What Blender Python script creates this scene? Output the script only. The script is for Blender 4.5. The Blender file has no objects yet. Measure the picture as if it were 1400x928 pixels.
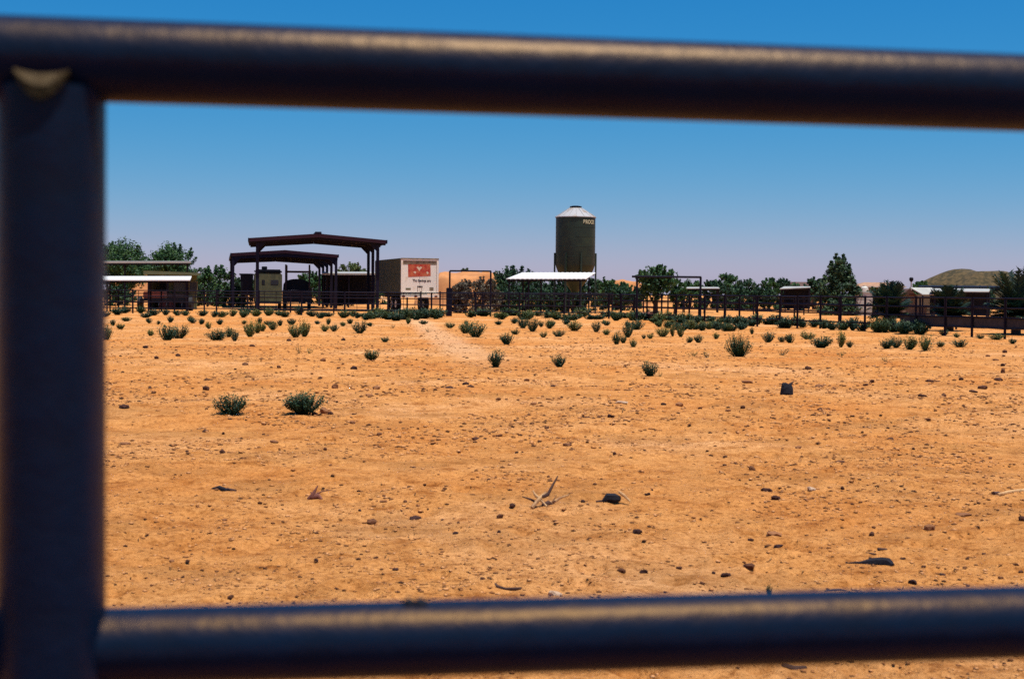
import bpy, bmesh, math, random
import numpy as np
from mathutils import Vector, Matrix

R = math.radians
scene = bpy.context.scene
col = scene.collection

# ------------------------------------------------------------------ camera
EYE = 1.35
LENS = 50.0
FPX = 1400 * LENS / 36.0
PITCH, ROLL = R(1.867), R(0.545)
fwd = Vector((0, math.cos(PITCH), -math.sin(PITCH)))
r0 = Vector((1, 0, 0)); u0 = r0.cross(fwd)
cr = r0 * math.cos(ROLL) + u0 * math.sin(ROLL)
cu = u0 * math.cos(ROLL) - r0 * math.sin(ROLL)
cam_d = bpy.data.cameras.new('camera'); cam = bpy.data.objects.new('camera', cam_d); col.objects.link(cam)
cam_d.lens = LENS; cam_d.sensor_width = 36; cam_d.clip_start = 0.05; cam_d.clip_end = 20000
M = Matrix((cr, cu, -fwd)).transposed().to_4x4(); M.translation = (0, 0, EYE)
cam.matrix_world = M
cam_d.dof.use_dof = True; cam_d.dof.focus_distance = 35; cam_d.dof.aperture_fstop = 7.5
scene.camera = cam

# ------------------------------------------------------------------ world, sun, exposure
SUN_EL, SUN_AZ = 77.5, 128.0           # azimuth clockwise from +Y (the view axis)
w = bpy.data.worlds.new('World'); scene.world = w; w.use_nodes = True
wn = w.node_tree; wn.nodes.clear()
sky = wn.nodes.new('ShaderNodeTexSky'); sky.sky_type = 'NISHITA'; sky.sun_disc = False
sky.sun_elevation = R(SUN_EL); sky.sun_rotation = R(SUN_AZ)
sky.altitude = 400; sky.air_density = 1.0; sky.dust_density = 0.35; sky.ozone_density = 3.0
# film-like response of the whole sky, channel by channel: thin red, deep blue
sep = wn.nodes.new('ShaderNodeSeparateColor'); comb = wn.nodes.new('ShaderNodeCombineColor')
wn.links.new(sky.outputs[0], sep.inputs[0])
for ch, (k, ex) in enumerate(((13.0, 2.75), (5.2, 1.0), (6.4, 0.6))):
    m0 = wn.nodes.new('ShaderNodeMath'); m0.operation = 'MULTIPLY'; m0.inputs[1].default_value = 0.1
    m1 = wn.nodes.new('ShaderNodeMath'); m1.operation = 'POWER'; m1.inputs[1].default_value = ex
    m2 = wn.nodes.new('ShaderNodeMath'); m2.operation = 'MULTIPLY'; m2.inputs[1].default_value = k
    wn.links.new(sep.outputs[ch], m0.inputs[0]); wn.links.new(m0.outputs[0], m1.inputs[0]); wn.links.new(m1.outputs[0], m2.inputs[0]); wn.links.new(m2.outputs[0], comb.inputs[ch])
bg = wn.nodes.new('ShaderNodeBackground'); bg.inputs['Strength'].default_value = 0.10
wo = wn.nodes.new('ShaderNodeOutputWorld')
wn.links.new(comb.outputs[0], bg.inputs[0]); wn.links.new(bg.outputs[0], wo.inputs[0])

sd = bpy.data.lights.new('sun', 'SUN'); so = bpy.data.objects.new('sun', sd); col.objects.link(so)
sd.energy = 4.8; sd.angle = R(0.53); sd.color = (1.0, 0.95, 0.86)
sv = Vector((math.cos(R(SUN_EL)) * math.sin(R(SUN_AZ)), math.cos(R(SUN_EL)) * math.cos(R(SUN_AZ)), math.sin(R(SUN_EL))))
so.rotation_euler = sv.to_track_quat('Z', 'Y').to_euler(); so.location = sv * 60
vs = scene.view_settings
vs.view_transform = 'Standard'; vs.look = 'None'; vs.exposure = 0.36; vs.gamma = 1.0; vs.use_curve_mapping = False
scene.cycles.max_bounces = 6
scene.cycles.use_denoising = False

# ------------------------------------------------------------------ terrain height
_tab = np.random.RandomState(7).rand(256, 256)
def vnoise(x, y):
    x = np.asarray(x, float); y = np.asarray(y, float)
    xi = np.floor(x).astype(int); yi = np.floor(y).astype(int)
    fx = x - xi; fy = y - yi
    fx = fx * fx * (3 - 2 * fx); fy = fy * fy * (3 - 2 * fy)
    a = _tab[xi & 255, yi & 255]; b = _tab[(xi + 1) & 255, yi & 255]
    c = _tab[xi & 255, (yi + 1) & 255]; d = _tab[(xi + 1) & 255, (yi + 1) & 255]
    return (a * (1 - fx) + b * fx) * (1 - fy) + (c * (1 - fx) + d * fx) * fy - 0.5
OCT = [(7.0, 0.10), (1.7, 0.055), (0.62, 0.040), (0.27, 0.030), (0.12, 0.022), (0.055, 0.013)]
def height(x, y, sp=0.02):
    x = np.asarray(x, float); y = np.asarray(y, float)
    h = np.zeros(np.broadcast(x, y).shape)
    for i, (wl, am) in enumerate(OCT):
        k = np.clip(wl / (2.2 * np.maximum(sp, 1e-3)) - 0.6, 0, 1)
        fade = np.clip((95 - y) / 30, 0, 1) if i > 0 else np.clip((140 - y) / 60, 0, 1)
        a, b = math.cos(i * 1.1), math.sin(i * 1.1)
        h = h + vnoise((x * a - y * b) / wl + 31.7 * i, (x * b + y * a) / wl + 12.3 * i) * am * k * fade
    return h
def pits(x, y, sp):
    cell = 0.34; best = np.full(x.shape, 9.0); ci, cj = np.floor(x / cell).astype(int), np.floor(y / cell).astype(int)
    for di in (-1, 0, 1):
        for dj in (-1, 0, 1):
            i, j = ci + di, cj + dj; jx = _tab[i & 255, j & 255]; jy = _tab[(j + 77) & 255, (i + 31) & 255]; ok = _tab[(i + 140) & 255, (j + 19) & 255]
            rr = 0.055 + 0.06 * _tab[(i + 11) & 255, (j + 201) & 255]
            d = np.hypot(x - (i + jx) * cell, (y - (j + jy) * cell)) / rr
            best = np.where((ok > 0.42) & (d < best), d, best)
    k = np.clip(0.16 / np.maximum(sp, 1e-3) - 0.6, 0, 1)
    return k * (-0.026 * np.clip(1 - best ** 2, 0, 1) + 0.012 * np.exp(-((best - 1.25) / .32) ** 2))
def gz(x, y): return float(height(np.array([x]), np.array([y]), 0.3)[0])

def gzf(x, y):
    x, y, sp = np.array([x]), np.array([y]), np.array([max(.02, .004 * y)]); return float((height(x, y, sp) + pits(x, y, sp))[0])
# pixel (1400x928 photograph) -> ray; distance from the ground or a stated depth
def ray(px, py): return fwd + cr * ((px - 700) / FPX) - cu * ((py - 464) / FPX)
def G(px, py):
    d = ray(px, py); t = EYE / max(1e-4, -d.z)
    p = Vector((0, 0, EYE)) + d * t
    z = gz(p.x, p.y); t = (EYE - z) / -d.z
    p = Vector((0, 0, EYE)) + d * t
    return Vector((p.x, p.y, gz(p.x, p.y)))
def P(px, py, Y):
    d = ray(px, py); return Vector((0, 0, EYE)) + d * (Y / d.y)
def XZ(px, py, Y):
    p = P(px, py, Y); return p.x, p.z

# ------------------------------------------------------------------ materials
MATS = {}
def new_mat(name):
    m = bpy.data.materials.new(name); m.use_nodes = True
    return m, m.node_tree, m.node_tree.nodes['Principled BSDF']
def ramp(nt, stops):
    r = nt.nodes.new('ShaderNodeValToRGB'); cr_ = r.color_ramp
    while len(cr_.elements) < len(stops): cr_.elements.new(0.5)
    for e, (p, c) in zip(cr_.elements, stops): e.position = p; e.color = (*c, 1)
    return r
def noise(nt, scale, detail=4, rough=0.6, coord=None, vec=None):
    n = nt.nodes.new('ShaderNodeTexNoise'); n.inputs['Scale'].default_value = scale
    n.inputs['Detail'].default_value = detail; n.inputs['Roughness'].default_value = rough
    if vec is not None: nt.links.new(vec, n.inputs['Vector'])
    return n
def simple(name, c, rough=0.7, var=0.25, scale=3.0, metal=0.0, spec=0.4, tint=None, bump=0.0, c2=None, lo=0.35, hi=0.65, objrand=False):
    m, nt, b = new_mat(name)
    tc = nt.nodes.new('ShaderNodeTexCoord')
    n = noise(nt, scale, 6, 0.65, vec=tc.outputs['Object'])
    c2 = c2 or tuple(max(0, v * (1 - var)) for v in c)
    r = ramp(nt, [(lo, c2), (hi, c)])
    nt.links.new(n.outputs['Fac'], r.inputs[0])
    nt.links.new(r.outputs[0], b.inputs['Base Color'])
    b.inputs['Roughness'].default_value = rough; b.inputs['Metallic'].default_value = metal
    b.inputs['Specular IOR Level'].default_value = spec
    if tint: b.inputs['Specular Tint'].default_value = (*tint, 1)
    if bump:
        bp = nt.nodes.new('ShaderNodeBump'); bp.inputs['Strength'].default_value = bump; bp.inputs['Distance'].default_value = 0.02
        nt.links.new(n.outputs['Fac'], bp.inputs['Height']); nt.links.new(bp.outputs[0], b.inputs['Normal'])
    MATS[name] = m
    return m

def ground_material():
    m, nt, b = new_mat('dry_dirt'); L = nt.links.new
    g = nt.nodes.new('ShaderNodeNewGeometry'); pos = g.outputs['Position']
    big = noise(nt, 0.22, 5, 0.6, vec=pos); mid = noise(nt, 3.2, 12, 0.72, vec=pos); fine = noise(nt, 26, 10, 0.8, vec=pos)
    r1 = ramp(nt, [(0.32, (0.55, 0.205, 0.048)), (0.5, (0.62, 0.272, 0.080)), (0.66, (0.69, 0.345, 0.140))])
    L(big.outputs['Fac'], r1.inputs[0])
    r2 = ramp(nt, [(0.35, (0.56, 0.43, 0.28)), (0.455, (0.92, 0.87, 0.80)), (0.56, (1.05, 1.06, 1.08)), (0.70, (1.14, 1.17, 1.22))])
    L(mid.outputs['Fac'], r2.inputs[0])
    r3 = ramp(nt, [(0.34, (0.22, 0.15, 0.10)), (0.42, (0.70, 0.62, 0.52)), (0.50, (1.02, 1.02, 1.02)), (0.60, (1.20, 1.21, 1.22)), (0.72, (1.42, 1.46, 1.5))])
    L(fine.outputs['Fac'], r3.inputs[0])
    mx = nt.nodes.new('ShaderNodeMix'); mx.data_type = 'RGBA'; mx.blend_type = 'MULTIPLY'; mx.inputs[0].default_value = 1.0
    L(r1.outputs[0], mx.inputs[6]); L(r2.outputs[0], mx.inputs[7])
    mx2 = nt.nodes.new('ShaderNodeMix'); mx2.data_type = 'RGBA'; mx2.blend_type = 'MULTIPLY'; mx2.inputs[0].default_value = 1.0
    L(mx.outputs[2], mx2.inputs[6]); L(r3.outputs[0], mx2.inputs[7])
    # dusty dung-stained patches, trodden into the soil
    pat = noise(nt, 0.85, 7, 0.68, vec=pos); rp_ = ramp(nt, [(0.50, (0, 0, 0)), (0.60, (0.42, 0.42, 0.42)), (0.70, (0.6, 0.6, 0.6))]); L(pat.outputs['Fac'], rp_.inputs[0])
    mxp = nt.nodes.new('ShaderNodeMix'); mxp.data_type = 'RGBA'; mxp.inputs[7].default_value = (0.36, 0.155, 0.045, 1)
    L(rp_.outputs[0], mxp.inputs[0]); L(mx2.outputs[2], mxp.inputs[6])
    # a worn paler foot trail crossing the far part of the field
    sx = nt.nodes.new('ShaderNodeSeparateXYZ'); L(pos, sx.inputs[0])
    a, c = G(590, 452), G(668, 500)
    k = (c.x - a.x) / (c.y - a.y)
    m1 = nt.nodes.new('ShaderNodeMath'); m1.operation = 'MULTIPLY_ADD'; m1.inputs[1].default_value = -k; m1.inputs[2].default_value = -(a.x - k * a.y)
    L(sx.outputs['Y'], m1.inputs[0])
    m2 = nt.nodes.new('ShaderNodeMath'); m2.operation = 'ADD'; L(m1.outputs[0], m2.inputs[0]); L(sx.outputs['X'], m2.inputs[1])
    wob = nt.nodes.new('ShaderNodeMath'); wob.operation = 'MULTIPLY_ADD'; wob.inputs[1].default_value = 1.6; wob.inputs[2].default_value = -0.8
    L(mid.outputs['Fac'], wob.inputs[0])
    m3 = nt.nodes.new('ShaderNodeMath'); m3.operation = 'ADD'; L(m2.outputs[0], m3.inputs[0]); L(wob.outputs[0], m3.inputs[1])
    m4 = nt.nodes.new('ShaderNodeMath'); m4.operation = 'ABSOLUTE'; L(m3.outputs[0], m4.inputs[0])
    mr = nt.nodes.new('ShaderNodeMapRange'); mr.inputs[1].default_value = 0.25; mr.inputs[2].default_value = 0.75; mr.inputs[3].default_value = 0.5; mr.inputs[4].default_value = 0.0
    L(m4.outputs[0], mr.inputs[0])
    yr = nt.nodes.new('ShaderNodeMapRange'); yr.inputs[1].default_value = 24; yr.inputs[2].default_value = 33; L(sx.outputs['Y'], yr.inputs[0])
    ym = nt.nodes.new('ShaderNodeMath'); ym.operation = 'MULTIPLY'; L(mr.outputs[0], ym.inputs[0]); L(yr.outputs[0], ym.inputs[1])
    mx3 = nt.nodes.new('ShaderNodeMix'); mx3.data_type = 'RGBA'; mx3.inputs[7].default_value = (0.66, 0.40, 0.22, 1)
    L(ym.outputs[0], mx3.inputs[0]); L(mxp.outputs[2], mx3.inputs[6])
    L(mx3.outputs[2], b.inputs['Base Color'])
    b.inputs['Roughness'].default_value = 0.95; b.inputs['Specular IOR Level'].default_value = 0.1
    bp = nt.nodes.new('ShaderNodeBump'); bp.inputs['Strength'].default_value = 1.0; bp.inputs['Distance'].default_value = 0.035
    bn = noise(nt, 38, 6, 0.7, vec=pos)
    L(bn.outputs['Fac'], bp.inputs['Height']); L(bp.outputs[0], b.inputs['Normal'])
    MATS['dry_dirt'] = m
    return m

def leaf_material(name, dark, mid, light, trans=0.25, tip=None, vary=False):
    m, nt, b = new_mat(name); L = nt.links.new
    g = nt.nodes.new('ShaderNodeNewGeometry')
    tc = nt.nodes.new('ShaderNodeTexCoord')
    n = noise(nt, 1.3, 3, 0.6, vec=tc.outputs['Object'])
    ad = nt.nodes.new('ShaderNodeMath'); ad.operation = 'MULTIPLY_ADD'; ad.inputs[1].default_value = 0.5
    L(g.outputs['Random Per Island'], ad.inputs[0])
    m2 = nt.nodes.new('ShaderNodeMath'); m2.operation = 'MULTIPLY_ADD'; m2.inputs[1].default_value = 1.2; m2.inputs[2].default_value = -0.35
    L(n.outputs['Fac'], m2.inputs[0]); L(m2.outputs[0], ad.inputs[2])
    r = ramp(nt, [(0.1, dark), (0.5, mid), (0.9, light)])
    L(ad.outputs[0], r.inputs[0]); out = r.outputs[0]
    if tip:
        s = nt.nodes.new('ShaderNodeSeparateXYZ'); L(tc.outputs['Generated'], s.inputs[0])
        mr = nt.nodes.new('ShaderNodeMapRange'); mr.inputs[1].default_value = 0.45; mr.inputs[2].default_value = 1.0; mr.inputs[4].default_value = 0.85
        L(s.outputs['Z'], mr.inputs[0])
        mx = nt.nodes.new('ShaderNodeMix'); mx.data_type = 'RGBA'; mx.inputs[7].default_value = (*tip, 1)
        L(mr.outputs[0], mx.inputs[0]); L(out, mx.inputs[6]); out = mx.outputs[2]
    if vary:      # each plant a little greener, greyer or drier than the next
        oi = nt.nodes.new('ShaderNodeObjectInfo'); rv = ramp(nt, [(0.0, (0.70, 0.85, 0.95)), (0.45, (1.0, 1.0, 1.0)), (0.75, (1.7, 1.35, 0.95)), (1.0, (3.4, 2.0, 1.1))])
        L(oi.outputs['Random'], rv.inputs[0])
        mv = nt.nodes.new('ShaderNodeMix'); mv.data_type = 'RGBA'; mv.blend_type = 'MULTIPLY'; mv.inputs[0].default_value = 1.0
        L(out, mv.inputs[6]); L(rv.outputs[0], mv.inputs[7]); out = mv.outputs[2]
    L(out, b.inputs['Base Color']); b.inputs['Roughness'].default_value = 0.6; b.inputs['Specular IOR Level'].default_value = 0.25
    tr = nt.nodes.new('ShaderNodeBsdfTranslucent'); L(out, tr.inputs[0])
    ms = nt.nodes.new('ShaderNodeMixShader'); ms.inputs[0].default_value = trans
    o = nt.nodes['Material Output']; L(b.outputs[0], ms.inputs[1]); L(tr.outputs[0], ms.inputs[2]); L(ms.outputs[0], o.inputs['Surface'])
    MATS[name] = m

def island_material(name, stops, rough=0.9, obj=False, scale=30):
    m, nt, b = new_mat(name); L = nt.links.new
    if obj: src = nt.nodes.new('ShaderNodeObjectInfo').outputs['Random']
    else: src = nt.nodes.new('ShaderNodeNewGeometry').outputs['Random Per Island']
    r = ramp(nt, stops); L(src, r.inputs[0])
    g = nt.nodes.new('ShaderNodeNewGeometry')
    n = noise(nt, scale, 5, 0.7, vec=g.outputs['Position'])
    r2 = ramp(nt, [(0.3, (0.55, 0.52, 0.5)), (0.6, (1.1, 1.1, 1.1))]); L(n.outputs['Fac'], r2.inputs[0])
    mx = nt.nodes.new('ShaderNodeMix'); mx.data_type = 'RGBA'; mx.blend_type = 'MULTIPLY'; mx.inputs[0].default_value = 0.9
    L(r.outputs[0], mx.inputs[6]); L(r2.outputs[0], mx.inputs[7]); L(mx.outputs[2], b.inputs['Base Color'])
    b.inputs['Roughness'].default_value = rough; b.inputs['Specular IOR Level'].default_value = 0.15
    MATS[name] = m

ground_material()
simple('navy_pipe', (0.0004, 0.0105, 0.034), 0.405, 0.3, 26, spec=0.27, tint=(1.0, 0.54, 0.10), bump=0.12, c2=(0.0015, 0.009, 0.027))
simple('added_lane_dark', (0.050, 0.050, 0.052), 0.9, 0.3, 6, spec=0.2, bump=0.3)  # for the added unseen lane, dark to cut warm bounce on the rails
simple('weld', (0.034, 0.020, 0.008), 0.6, 0.4, 60, spec=0.3, tint=(1, 0.7, 0.35), bump=0.3)
simple('corral_pipe', (0.004, 0.007, 0.020), 0.6, 0.4, 1.5, spec=0.12, c2=(0.011, 0.005, 0.010))
simple('shed_steel', (0.010, 0.007, 0.020), 0.6, 0.3, 0.8, spec=0.15, c2=(0.006, 0.008, 0.024))
simple('roof_red', (0.034, 0.010, 0.018), 0.5, 0.3, 0.7, spec=0.2)
simple('roof_white', (0.80, 0.79, 0.75), 0.45, 0.10, 1.2, spec=0.4)
simple('roof_galv', (0.46, 0.44, 0.38), 0.45, 0.25, 1.5, spec=0.5)
simple('silo_wall', (0.024, 0.044, 0.026), 0.5, 0.45, 1.1, spec=0.3, c2=(0.010, 0.024, 0.020))
simple('silo_roof', (0.37, 0.36, 0.36), 0.55, 0.2, 1.3, spec=0.3, c2=(0.28, 0.19, 0.11), lo=0.34, hi=0.48)
simple('cream_paint', (0.46, 0.44, 0.27), 0.6, 0.15, 4)
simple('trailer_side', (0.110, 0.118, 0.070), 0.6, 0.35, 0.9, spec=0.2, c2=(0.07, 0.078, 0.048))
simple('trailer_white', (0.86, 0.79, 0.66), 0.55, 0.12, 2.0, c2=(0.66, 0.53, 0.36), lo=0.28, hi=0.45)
simple('trailer_rust', (0.34, 0.27, 0.17), 0.7, 0.5, 3.0, c2=(0.13, 0.09, 0.05))
simple('sign_red', (0.56, 0.15, 0.065), 0.7, 0.3, 3.4, spec=0.2, c2=(0.42, 0.030, 0.026), lo=0.38, hi=0.62)
simple('emblem', (0.80, 0.62, 0.42), 0.6, 0.2, 8)
simple('lettering', (0.03, 0.03, 0.03), 0.6, 0.2, 8)
simple('rubber', (0.012, 0.012, 0.014), 0.8, 0.2, 8)
simple('glass_dark', (0.010, 0.012, 0.018), 0.15, 0.1, 3, spec=0.6)
simple('beige_panel', (0.19, 0.17, 0.085), 0.6, 0.3, 2.5, c2=(0.09, 0.085, 0.05))
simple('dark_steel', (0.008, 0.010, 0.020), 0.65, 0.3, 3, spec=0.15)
simple('tarp_dark', (0.008, 0.012, 0.020), 0.8, 0.3, 4, spec=0.15)
simple('wagon_brown', (0.026, 0.012, 0.016), 0.7, 0.4, 2)
simple('implement_red', (0.17, 0.040, 0.030), 0.6, 0.4, 2)
simple('green_stucco', (0.15, 0.17, 0.08), 0.8, 0.2, 2)
simple('green_wall_shaded', (0.034, 0.042, 0.018), 0.85, 0.3, 2)  # darkened copy of the pale green, with the roofs' shade put into its colour
simple('mound_dirt', (0.56, 0.24, 0.085), 0.95, 0.3, 0.5, c2=(0.42, 0.17, 0.055), bump=0.6)
simple('straw_pile', (0.46, 0.24, 0.075), 0.9, 0.4, 3, bump=0.6)
simple('hill_scrub', (0.098, 0.064, 0.024), 0.95, 0.4, 1.1, c2=(0.034, 0.027, 0.010), bump=1.0, lo=0.42, hi=0.58)
simple('bark', (0.055, 0.035, 0.022), 0.9, 0.4, 6, bump=0.6)
simple('dead_log', (0.26, 0.085, 0.045), 0.85, 0.5, 3, bump=0.5, c2=(0.10, 0.035, 0.03))
simple('dead_wood', (0.62, 0.38, 0.17), 0.8, 0.5, 14, bump=0.4, c2=(0.26, 0.12, 0.05))
simple('dead_wood_dark', (0.10, 0.045, 0.026), 0.85, 0.5, 16, bump=0.5, c2=(0.03, 0.014, 0.016))
simple('charred', (0.006, 0.005, 0.012), 0.9, 0.4, 30, bump=0.5)
simple('stone_pale', (0.60, 0.40, 0.26), 0.85, 0.35, 16, bump=0.5)
simple('white_plastic', (0.62, 0.60, 0.52), 0.5, 0.15, 2)
simple('house_wall', (0.22, 0.15, 0.10), 0.85, 0.2, 1)
simple('tile_roof', (0.42, 0.23, 0.13), 0.8, 0.3, 1.5)
simple('brown_roof', (0.11, 0.052, 0.036), 0.8, 0.3, 1.5)
simple('windbreak', (0.050, 0.044, 0.046), 0.95, 0.4, 5)
leaf_material('leaf_mesquite', (0.012, 0.042, 0.024), (0.032, 0.086, 0.028), (0.105, 0.195, 0.050), 0.25)
leaf_material('leaf_dark', (0.008, 0.030, 0.022), (0.019, 0.056, 0.026), (0.060, 0.120, 0.036), 0.2)
leaf_material('leaf_conifer', (0.010, 0.034, 0.022), (0.026, 0.064, 0.028), (0.100, 0.150, 0.055), 0.18)
leaf_material('leaf_palm', (0.005, 0.020, 0.020), (0.010, 0.034, 0.022), (0.030, 0.066, 0.024), 0.12)
leaf_material('leaf_spiky', (0.03, 0.055, 0.02), (0.07, 0.105, 0.03), (0.15, 0.17, 0.05), 0.2)
leaf_material('leaf_dry', (0.05, 0.042, 0.03), (0.10, 0.08, 0.052), (0.17, 0.13, 0.08), 0.1)
leaf_material('leaf_tuft', (0.009, 0.036, 0.026), (0.024, 0.060, 0.030), (0.056, 0.092, 0.034), 0.14, tip=(0.090, 0.112, 0.034), vary=True)
leaf_material('leaf_weed', (0.007, 0.030, 0.024), (0.016, 0.050, 0.030), (0.038, 0.074, 0.032), 0.14, tip=(0.050, 0.076, 0.030), vary=True)
island_material('clod', [(0.0, (0.034, 0.015, 0.014)), (0.6, (0.095, 0.038, 0.020)), (1.0, (0.30, 0.13, 0.055))], obj=True)
island_material('gravel', [(0.0, (0.07, 0.028, 0.016)), (0.25, (0.22, 0.090, 0.034)), (0.55, (0.48, 0.20, 0.065)), (1.0, (0.66, 0.33, 0.14))], scale=60)
island_material('chaff', [(0.0, (0.12, 0.05, 0.02)), (0.5, (0.45, 0.21, 0.07)), (1.0, (0.72, 0.44, 0.18))], scale=60)

# ------------------------------------------------------------------ mesh helpers
class MB:
    def __init__(s): s.v = []; s.f = []
    def add(s, vs_, fs_):
        o = len(s.v); s.v += [tuple(v) for v in vs_]; s.f += [tuple(i + o for i in f) for f in fs_]; return s
    def box(s, x0, x1, y0, y1, z0, z1, bev=0.0):
        if bev <= 0:
            return s.add([(x0, y0, z0), (x1, y0, z0), (x1, y1, z0), (x0, y1, z0), (x0, y0, z1), (x1, y0, z1), (x1, y1, z1), (x0, y1, z1)],
                         [(3, 2, 1, 0), (4, 5, 6, 7), (0, 1, 5, 4), (1, 2, 6, 5), (2, 3, 7, 6), (3, 0, 4, 7)])
        bm = bmesh.new(); bmesh.ops.create_cube(bm, size=1)
        for v in bm.verts: v.co = Vector(((x0 + x1) / 2 + v.co.x * (x1 - x0), (y0 + y1) / 2 + v.co.y * (y1 - y0), (z0 + z1) / 2 + v.co.z * (z1 - z0)))
        bmesh.ops.bevel(bm, geom=bm.edges[:], offset=bev, segments=2, affect='EDGES')
        bm.verts.ensure_lookup_table(); s.add([v.co for v in bm.verts], [[v.index for v in f.verts] for f in bm.faces]); bm.free(); return s
    def tube(s, pts, rad, n=8, cap=True):
        pts = [Vector(p) for p in pts]
        if not hasattr(rad, '__len__'): rad = [rad] * len(pts)
        o = len(s.v); prev = None
        for i, p in enumerate(pts):
            t = (pts[min(i + 1, len(pts) - 1)] - pts[max(i - 1, 0)]).normalized()
            a = Vector((0, 0, 1)) if abs(t.z) < 0.9 else Vector((1, 0, 0))
            if prev is not None: a = prev
            b = t.cross(a).normalized(); a = b.cross(t).normalized(); prev = a
            for k in range(n):
                q = 2 * math.pi * k / n
                s.v.append(tuple(p + (a * math.cos(q) + b * math.sin(q)) * rad[i]))
        for i in range(len(pts) - 1):
            for k in range(n):
                k2 = (k + 1) % n
                s.f.append((o + i * n + k, o + i * n + k2, o + (i + 1) * n + k2, o + (i + 1) * n + k))
        if cap:
            s.f.append(tuple(o + k for k in reversed(range(n)))); s.f.append(tuple(o + (len(pts) - 1) * n + k for k in range(n)))
        return s
    def lathe(s, prof, n=24, cx=0, cy=0):
        o = len(s.v)
        for (r_, z) in prof:
            for k in range(n):
                q = 2 * math.pi * k / n; s.v.append((cx + r_ * math.cos(q), cy + r_ * math.sin(q), z))
        for i in range(len(prof) - 1):
            for k in range(n):
                k2 = (k + 1) % n; s.f.append((o + i * n + k, o + i * n + k2, o + (i + 1) * n + k2, o + (i + 1) * n + k))
        s.f.append(tuple(o + k for k in reversed(range(n)))); s.f.append(tuple(o + (len(prof) - 1) * n + k for k in range(n)))
        return s
    def prism(s, poly, y0, y1):     # polygon in x,z extruded along y
        n = len(poly)
        s.add([(x, y0, z) for x, z in poly] + [(x, y1, z) for x, z in poly],
              [tuple(range(n)), tuple(reversed(range(n, 2 * n)))] + [((i + 1) % n, i, n + i, n + (i + 1) % n) for i in range(n)])
        return s
    def mesh(s, name, smooth=False):
        me = bpy.data.meshes.new(name); me.from_pydata(s.v, [], s.f)
        bm = bmesh.new(); bm.from_mesh(me); bmesh.ops.recalc_face_normals(bm, faces=bm.faces[:]); bm.to_mesh(me); bm.free()
        if smooth: shade(me)
        return me
    def build(s, name, mat, parent=None, smooth=False):
        me = s.mesh(name, smooth); return obj(name, me, mat, parent)
def shade(me, ang=38):
    me.polygons.foreach_set('use_smooth', [True] * len(me.polygons))
    bm = bmesh.new(); bm.from_mesh(me)
    for e in bm.edges:
        if len(e.link_faces) == 2 and e.calc_face_angle(0) > R(ang): e.smooth = False
    bm.to_mesh(me); bm.free()
def obj(name, me, mat=None, parent=None, loc=None):
    if mat is not None and len(me.materials) == 0: me.materials.append(MATS[mat])
    o = bpy.data.objects.new(name, me); col.objects.link(o)
    if parent is not None: o.parent = parent
    if loc is not None: o.location = loc
    return o
def tag(o, label, cat, group=None):
    o['label'] = label; o['category'] = cat
    if group: o['group'] = group
    return o
def thing(name, label, cat, loc=(0, 0, 0), rz=0.0, group=None):
    o = bpy.data.objects.new(name, None); col.objects.link(o); o.empty_display_size = 0.2
    o.location = loc; o.rotation_euler = (0, 0, rz); return tag(o, label, cat, group)
def struct(o): o['kind'] = 'structure'; return o
def stuff(o): o['kind'] = 'stuff'; return o
def fast_mesh(name, V, F):
    V = np.asarray(V, np.float32); F = np.asarray(F, np.int32)
    me = bpy.data.meshes.new(name); n, k = F.shape
    me.vertices.add(len(V)); me.vertices.foreach_set('co', V.ravel())
    me.loops.add(n * k); me.loops.foreach_set('vertex_index', F.ravel())
    me.polygons.add(n); me.polygons.foreach_set('loop_start', np.arange(0, n * k, k, dtype=np.int32))
    me.polygons.foreach_set('loop_total', np.full(n, k, np.int32)); me.update(calc_edges=True); me.validate(); return me

# ------------------------------------------------------------------ ground
ys = [-60, -30, -15, -8, -4, -2, -1, 0, 1, 2, 3]
y = 3.5
while y < 95: ys.append(y); y *= 1.0072
ys += [100, 110, 125, 145, 170, 200, 260, 350, 500, 800, 1300, 2200, 4000, 8000]
ys = np.array(ys, float)
t = np.linspace(-1, 1, 641); xs = 0.9 * np.sinh(t * 4.6)
far = np.array([60, 90, 150, 300, 700, 1800, 5000, 9000.0]); xs = np.concatenate([-far[::-1], xs, far])
X, Y = np.meshgrid(xs, ys); SP = np.maximum(np.gradient(xs)[None, :] + 0 * X, np.gradient(ys)[:, None] * 0.5 + 0 * X)
Z = height(X, Y, SP) + pits(X, Y, SP)
nx, ny = len(xs), len(ys)
idx = np.arange(nx * ny).reshape(ny, nx)
F = np.stack([idx[:-1, :-1], idx[:-1, 1:], idx[1:, 1:], idx[1:, :-1]], -1).reshape(-1, 4)
gme = fast_mesh('ground', np.stack([X, Y, Z], -1).reshape(-1, 3), F)
gme.polygons.foreach_set('use_smooth', [True] * len(gme.polygons))
struct(obj('ground', gme, 'dry_dirt'))

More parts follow.
